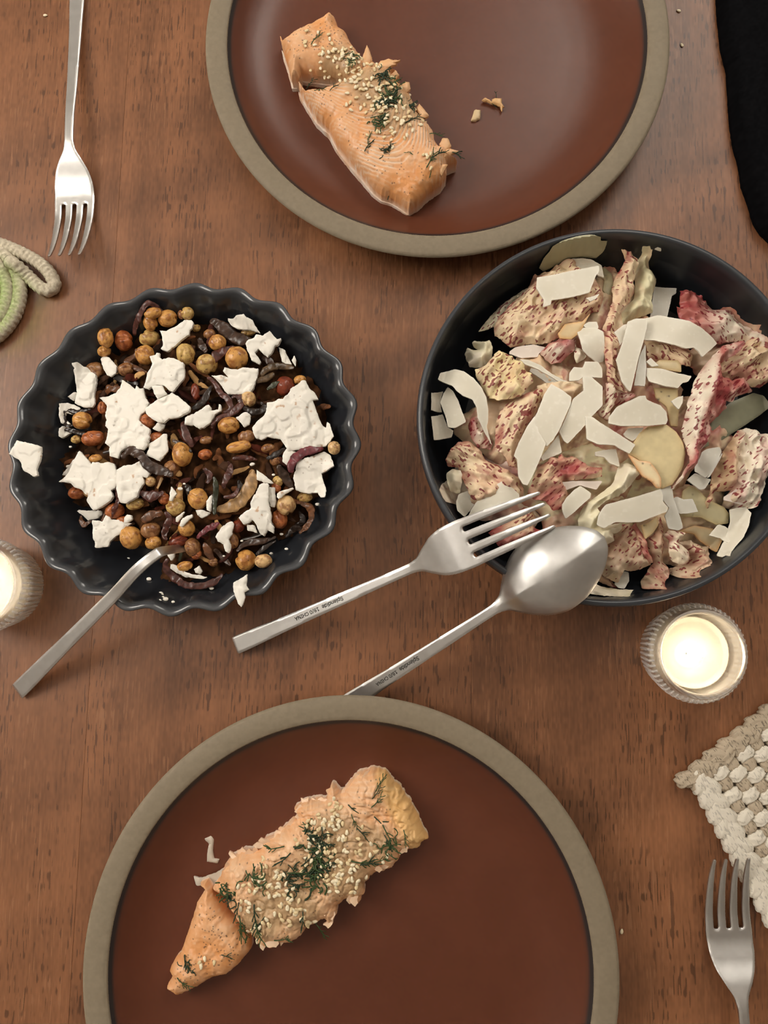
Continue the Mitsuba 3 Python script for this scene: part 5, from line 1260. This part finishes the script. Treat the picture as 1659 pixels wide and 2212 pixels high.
PARM = [  # label, tile, outline, dz, bend
    ('rectangular parmesan shaving on the broad crumpled leaf', 'S1', [(985, 480), (1100, 465), (1260, 430), (1400, 405), (1530, 378), (1540, 420), (1510, 460), (1490, 520), (1465, 590), (1300, 630), (1120, 660), (1125, 690), (1050, 710), (1060, 650), (1035, 620), (985, 560)], .019, .3),
    ('parmesan shaving tucked behind the rectangular one, below a pear slice', 'S1', [(1280, 280), (1330, 265), (1400, 275), (1480, 310), (1560, 370), (1600, 450), (1540, 440), (1480, 400), (1330, 400), (1310, 330)], .009, .5),
    ('lilac white parmesan flake over a dark gap beside red and white leaf', 'S1', [(745, 1130), (800, 1090), (960, 1065), (1070, 1080), (1010, 1140), (1000, 1170), (850, 1190), (740, 1150)], .002, .3),
    ('bent parmesan flake left of the narrow flecked leaf', 'S1', [(1340, 960), (1390, 920), (1500, 930), (1570, 970), (1590, 1120), (1595, 1200), (1540, 1220), (1440, 1170), (1390, 1130), (1360, 1030)], .006, 1.0),
    ('small parmesan chip above the bent flake', 'S1', [(1400, 890), (1450, 860), (1530, 855), (1545, 910), (1500, 930), (1420, 910)], .008, 0),
    ('white parmesan crumb at the right edge of the crumpled leaf', 'S1', [(1435, 640), (1500, 625), (1550, 608), (1520, 650), (1470, 672)], .017, 0),
    ('thin curved parmesan edge standing over a dark gap', 'S3', [(880, 180), (960, 180), (1080, 220), (1180, 290), (1300, 350), (1390, 375), (1385, 395), (1290, 385), (1180, 320), (1060, 260), (920, 215)], .006, 0),
    ('grey parmesan shaving lying under the thin curved edge', 'S3', [(985, 250), (1080, 270), (1200, 340), (1270, 390), (1150, 400), (1060, 340), (970, 280)], .001, .2),
    ('largest curled parmesan shaving at the left of the salad', 'S3', [(110, 370), (130, 310), (180, 320), (260, 293), (350, 310), (440, 370), (510, 450), (560, 540), (580, 650), (580, 760), (570, 800), (600, 880), (630, 960), (540, 830), (480, 720), (470, 640), (430, 570), (340, 540), (280, 500), (240, 450), (150, 420)], .010, 1.6),
    ('parmesan corner squeezed against the left rim', 'S3', [(55, 450), (160, 475), (130, 590), (150, 670), (50, 620)], .008, .2),
    ('pointed parmesan shaving in front of two square ones by the left rim', 'S3', [(160, 500), (205, 432), (255, 470), (300, 550), (340, 650), (370, 720), (380, 745), (270, 810), (205, 805), (180, 700), (130, 590)], .0125, .3),
    ('square parmesan shaving lowest at the left rim', 'S3', [(52, 680), (155, 685), (205, 805), (260, 830), (245, 890), (75, 915)], .009, .2),
    ('long parmesan shaving lying under another long one, in mid salad', 'S3', [(1180, 390), (1300, 460), (1370, 520), (1360, 590), (1300, 720), (1240, 850), (1190, 930), (1130, 990), (1040, 900), (1000, 760), (1040, 670), (1110, 500)], .012, .4),
    ('long tapering parmesan shaving ending above the fork tips', 'S3', [(1030, 690), (1060, 850), (1130, 950), (1090, 1060), (1000, 1260), (950, 1355), (910, 1345), (865, 1280), (850, 1110), (820, 1080), (870, 950), (960, 780)], .0145, .4),
    ('broad parmesan slab right of the two long shavings', 'S3', [(1470, 330), (1560, 330), (1659, 420), (1659, 600), (1560, 700), (1450, 840), (1330, 960), (1290, 920), (1250, 850), (1310, 720), (1380, 540), (1480, 460)], .010, .5),
    ('ragged parmesan flake below the bent flake', 'S3', [(1490, 190), (1620, 190), (1659, 250), (1659, 340), (1480, 330), (1440, 360), (1350, 370), (1350, 290), (1390, 240), (1470, 250)], .007, .3),
    ('diagonal parmesan strip reaching the round pear slice', 'S4', [(-70, 610), (0, 620), (60, 670), (200, 760), (330, 840), (400, 880), (340, 970), (200, 890), (40, 880), (-60, 830)], .013, .3),
    ('half moon parmesan shaving above the round pear slice', 'S4', [(135, 690), (140, 630), (220, 530), (350, 470), (430, 430), (490, 420), (500, 460), (640, 510), (700, 570), (710, 650), (690, 685), (500, 710), (260, 715), (180, 700)], .014, .3),
    ('oblong parmesan strip above the half moon shaving', 'S4', [(505, 160), (640, 170), (800, 210), (930, 235), (900, 285), (840, 300), (800, 350), (660, 330), (520, 290), (500, 240)], .010, .2),
    ('upright parmesan shaving with its wide end on the arched one', 'S4', [(320, -268), (400, -298), (500, -293), (495, -210), (470, -80), (430, 60), (390, 260), (360, 375), (330, 350), (270, 270), (215, 80), (240, 20), (280, -100)], .015, .3),
    ('grey parmesan shaving half behind the upright one', 'S4', [(440, 40), (490, -60), (500, 150), (490, 330), (385, 325), (410, 180)], .011, .1),
    ('long arched parmesan shaving near the top right of the salad', 'S2', [(490, 830), (600, 815), (720, 845), (880, 885), (1010, 950), (1120, 1030), (1160, 1075), (1090, 1140), (1020, 1200), (980, 1150), (930, 1120), (860, 1130), (700, 1080), (560, 1045), (475, 1030)], .012, .9),
    ('square grey parmesan flake on bare bowl beside the greenish leaf', 'S2', [(565, 545), (660, 555), (770, 565), (770, 605), (735, 625), (720, 730), (705, 835), (620, 815), (550, 805), (555, 680)], .001, .2),
    ('parmesan wing left of the upright shaving', 'S2', [(200, 960), (290, 890), (330, 880), (310, 990), (260, 1080), (230, 1000)], .011, .2),
    ('wide translucent parmesan shaving just above the fork', 'S5', [(320, 540), (355, 470), (400, 400), (500, 320), (610, 220), (715, 150), (730, 200), (790, 250), (835, 330), (830, 365), (640, 430), (440, 500)], .008, .5),
    ('thick yellowish parmesan lump between fork and left rim', 'S5', [(205, 390), (230, 320), (330, 275), (420, 330), (400, 400), (330, 500), (290, 540), (220, 470)], .006, .3),
    ('parmesan shaving leaning between ragged pink leaf and white heart leaf', 'S5', [(1255, 420), (1300, 350), (1380, 270), (1440, 230), (1545, 300), (1540, 350), (1430, 440), (1380, 490), (1290, 560), (1255, 480)], .010, .4),
    ('long bright parmesan slab across the white heart leaf', 'S6', [(160, 420), (200, 375), (340, 340), (490, 300), (690, 235), (705, 280), (710, 350), (755, 400), (745, 440), (660, 470), (500, 535), (380, 540), (280, 535), (170, 590), (110, 560), (130, 470)], .016, .3),
    ('upright grey parmesan strip touching the end of the bright slab', 'S6', [(690, 240), (740, 200), (775, 175), (800, 250), (805, 330), (830, 420), (870, 540), (880, 590), (840, 610), (755, 595), (720, 480), (760, 410), (700, 330)], .011, .3),
    ('small five sided parmesan chip right of the upright grey strip', 'S6', [(805, 320), (840, 300), (900, 330), (970, 325), (1020, 440), (940, 455), (850, 460), (825, 420)], .010, .1),
    ('big parmesan rectangle with toothed ends by the right rim', 'S6', [(1300, 425), (1360, 410), (1430, 405), (1500, 450), (1490, 560), (1470, 660), (1400, 830), (1340, 820), (1290, 840), (1210, 830), (1240, 700), (1290, 540)], .008, .4),
    ('parmesan chip lying on the toothed rectangle', 'S6', [(1130, 650), (1220, 550), (1270, 570), (1310, 620), (1360, 655), (1310, 715), (1220, 680)], .0115, .1),
    ('folded grey parmesan shaving beside the brown and white chunk', 'S4', [(955, 1090), (1010, 960), (1060, 930), (1190, 905), (1200, 950), (1100, 1130), (1050, 1200), (960, 1130)], .009, .9),
    ('thin parmesan leaf stacked on the folded grey shaving', 'S4', [(1080, 1190), (1160, 1040), (1220, 960), (1200, 1010), (1100, 1190)], .012, .2),
    ('parmesan scrap below the folded grey shaving', 'S4', [(885, 1215), (960, 1150), (1060, 1200), (1110, 1210), (1050, 1300), (1000, 1310)], .007, .1),
    ('shadowed grey parmesan flake at the near rim', 'S6', [(270, 1090), (300, 1010), (345, 965), (410, 980), (400, 1060), (380, 1130), (320, 1125)], .004, .2),
    ('pinkish parmesan flap on the lower part of the brown chunk', 'S6', [(1280, 300), (1400, 220), (1460, 260), (1490, 360), (1400, 380), (1270, 330)], .011, .3),
    ('parmesan square under the diagonal strip', 'S4', [(20, 950), (120, 930), (220, 920), (250, 1090), (160, 1060), (100, 1000), (20, 990)], .008, .1),
    ('parmesan corner showing beside the tapering shaving', 'S3', [(1250, 870), (1280, 1040), (1100, 1120), (1080, 1090), (1150, 1000)], .009, .1),
    ('flat pinkish parmesan shaving above the leaning one', 'S5', [(1230, 200), (1350, 185), (1659, 185), (1600, 270), (1520, 250), (1430, 225), (1290, 280)], .008, .1),
    ('parmesan piece peeking out under the half moon shaving', 'S4', [(285, 780), (330, 730), (480, 720), (430, 800), (370, 850), (300, 810)], .010, 0),
    ('white parmesan crumb alone on the dark bowl wall', 'S2', [(578, 180), (610, 160), (640, 175), (635, 205), (605, 212)], -.001, 0),
    ('crumbly parmesan bit beside the small pear square', 'S4', [(505, 95), (550, 55), (625, 130), (560, 140)], .012, 0),
    ('ragged parmesan crumb right of the half moon shaving', 'S4', [(740, 470), (800, 430), (855, 415), (845, 490), (810, 550), (770, 510)], .011, 0)]
for n_, (lab, tile, pts, dz, bend) in enumerate(PARM):
    px = tp(tile, pts)
    poly, zc = clean(px, dz)
    xy, f, edge, d = sheet(poly, .0009, .00022, n_ + 500, 1.0)
    c = xy.mean(0)
    ev, evec = np.linalg.eigh(np.cov((xy - c).T))
    u, w = (xy - c) @ evec[:, 1], (xy - c) @ evec[:, 0]
    base = mound(xy) * .3 + mound(xy).mean() * .7 + dz
    nn = vnoise(xy, 55, n_ + 2, 2)
    z = base + bend * .0035 * (1 - (u / (np.abs(u).max() + 1e-9)) ** 2) * 1.2 + .0028 * (nn - .5) + (xy - c) @ rng.normal(0, .045, 2)
    z = np.maximum(z, bowl_floor(np.minimum(inside_bowl(xy[:, 0], xy[:, 1]), .0972)) + .0012)
    th = .0011
    v, f, src = shell(xy, f, edge, z + th / 2 + .00012 * (vnoise(xy, 900, n_) - .5), z - th / 2)
    col = lerp((.57, .535, .43), (.66, .63, .535), vnoise(xy, 120, n_ + 4))
    col = lerp(col, (.78, .76, .68), .22 * sstep(.72, .80, vnoise(xy, 700, n_ + 6, 1)))
    col = lerp(col, (.80, .78, .70), np.exp(-d / .0009) * .4)
    if 'lilac' in lab or 'pinkish' in lab: col = col * [1.0, .93, .98]
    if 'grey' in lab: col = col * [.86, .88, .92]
    solo('parmesan_shaving', trimesh.Trimesh(v, f, process=False), 'mat_food', lab, 'cheese', 'parmesan shavings on the salad', color=col[src])

PEAR = [
    ('grey green pear slice leaning on the far rim of the bowl', 'S1', [(1020, 355), (1060, 270), (1140, 180), (1260, 90), (1380, 45), (1480, 43), (1570, 75), (1630, 130), (1600, 210), (1530, 270), (1400, 262), (1270, 270), (1180, 330), (1060, 380)], .006, (.40, .385, .245), (.36, .34, .22)),
    ('large round pear slice in the middle right of the salad', 'S4', [(380, 870), (440, 770), (520, 710), (700, 690), (790, 760), (845, 860), (865, 960), (850, 1080), (800, 1180), (740, 1260), (650, 1300), (600, 1250), (540, 1120), (420, 1010), (340, 960)], .011, (.60, .51, .29), (.55, .40, .20)),
    ('curved pear slice with an orange pink skin edge', 'S4', [(340, 970), (440, 1030), (540, 1040), (600, 1120), (640, 1200), (640, 1290), (600, 1290), (560, 1230), (470, 1180), (400, 1070)], .015, (.76, .66, .42), (.62, .30, .12)),
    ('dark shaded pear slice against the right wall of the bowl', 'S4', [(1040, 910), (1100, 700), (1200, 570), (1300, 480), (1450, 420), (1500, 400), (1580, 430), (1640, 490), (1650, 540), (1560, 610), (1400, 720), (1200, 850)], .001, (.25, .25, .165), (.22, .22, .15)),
    ('beige pear strip under the oblong parmesan strip', 'S4', [(580, 340), (800, 350), (810, 540), (800, 710), (740, 700), (700, 520), (600, 440)], .006, (.56, .46, .26), (.50, .36, .18)),
    ('small beige pear square above the oblong parmesan strip', 'S4', [(630, 80), (800, 85), (830, 130), (830, 200), (640, 165), (520, 150)], .008, (.56, .46, .27), (.50, .36, .18)),
    ('wide greenish pear slice right of the five sided chip', 'S6', [(860, 480), (900, 250), (960, 200), (1040, 250), (1110, 330), (1250, 400), (1290, 460), (1280, 550), (1180, 560), (1050, 490)], .005, (.46, .41, .25), (.50, .40, .20)),
    ('brown edged pear slice under the parmesan chip on the rectangle', 'S6', [(860, 610), (1000, 560), (1160, 590), (1200, 660), (1240, 700), (1215, 800), (1100, 750), (1040, 700), (1000, 640)], .004, (.48, .40, .25), (.45, .24, .09)),
    ('tan pear wedge at the lower corner of the crumpled leaf', 'S1', [(1180, 960), (1240, 880), (1400, 850), (1470, 780), (1420, 870), (1380, 950), (1300, 1010), (1200, 1000)], .009, (.62, .48, .27), (.60, .34, .13)),
    ('cream pear sliver below the end of the bright parmesan slab', 'S6', [(520, 560), (600, 530), (665, 480), (670, 560), (620, 630), (545, 690)], .008, (.66, .55, .33), (.60, .42, .2)),
    ('olive pear slice behind the broad crumpled leaf', 'S1', [(1500, 390), (1600, 380), (1659, 430), (1690, 560), (1650, 640), (1590, 560), (1600, 480)], .004, (.45, .40, .24), (.42, .36, .22))]
for n_, (lab, tile, pts, dz, c0, c1) in enumerate(PEAR):
    px = tp(tile, pts)
    poly, zc = clean(px, dz)
    poly = poly.buffer(.0012).buffer(-.0012)
    xy, f, edge, d = sheet(poly, .0009)
    c = xy.mean(0)
    base = mound(xy) * .5 + mound(xy).mean() * .5 + dz + .0018 * (vnoise(xy, 60, n_ + 2, 2) - .5)
    if n_ == 0: base = mound(xy) + .0035
    if n_ != 0: base = np.maximum(base, bowl_floor(np.minimum(inside_bowl(xy[:, 0], xy[:, 1]), .0972)) + .0015)
    v, f, src = shell(xy, f, edge, base + .0009 - .0005 * np.exp(-d / .0006), base - .0009)
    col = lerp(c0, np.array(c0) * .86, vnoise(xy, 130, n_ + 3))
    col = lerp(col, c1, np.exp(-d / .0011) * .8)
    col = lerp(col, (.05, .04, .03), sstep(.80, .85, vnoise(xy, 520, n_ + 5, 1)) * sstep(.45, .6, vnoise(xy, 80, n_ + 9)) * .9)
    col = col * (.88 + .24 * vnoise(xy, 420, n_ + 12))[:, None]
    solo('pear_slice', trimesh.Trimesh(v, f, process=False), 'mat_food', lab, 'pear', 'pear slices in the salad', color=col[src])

# what lies under the visible leaves
ms, cs = [], []
for n_, (x, y, rx, ry, ax) in enumerate([(1150, 900, 150, 110, 30), (1290, 820, 150, 120, 70), (1400, 950, 150, 130, 50), (1270, 1060, 170, 110, 10), (1430, 1130, 130, 90, -20), (1080, 1050, 110, 90, -40), (1300, 700, 110, 90, 60), (1560, 760, 80, 70, 10)]):
    b = np.linspace(0, 2 * np.pi, 40, endpoint=False)
    rr = 1 + .15 * np.sin(3 * b + n_) + .1 * np.sin(7 * b)
    pts = np.c_[x + rx * rr * np.cos(b), y + ry * rr * np.sin(b)]
    m, col, _ = leaf_mesh(700 + n_, 'P', pts, ax, 'ctpgcrct'[n_], .45, .9, 1.1, -.008 - .001 * (n_ % 3), .0014)
    ms.append(m); cs.append(col)
solo('radicchio_base', trimesh.util.concatenate(ms), 'mat_food', 'shredded radicchio lying underneath the larger leaves of the salad', 'radicchio', kind='stuff', smooth=True, color=np.vstack(cs))
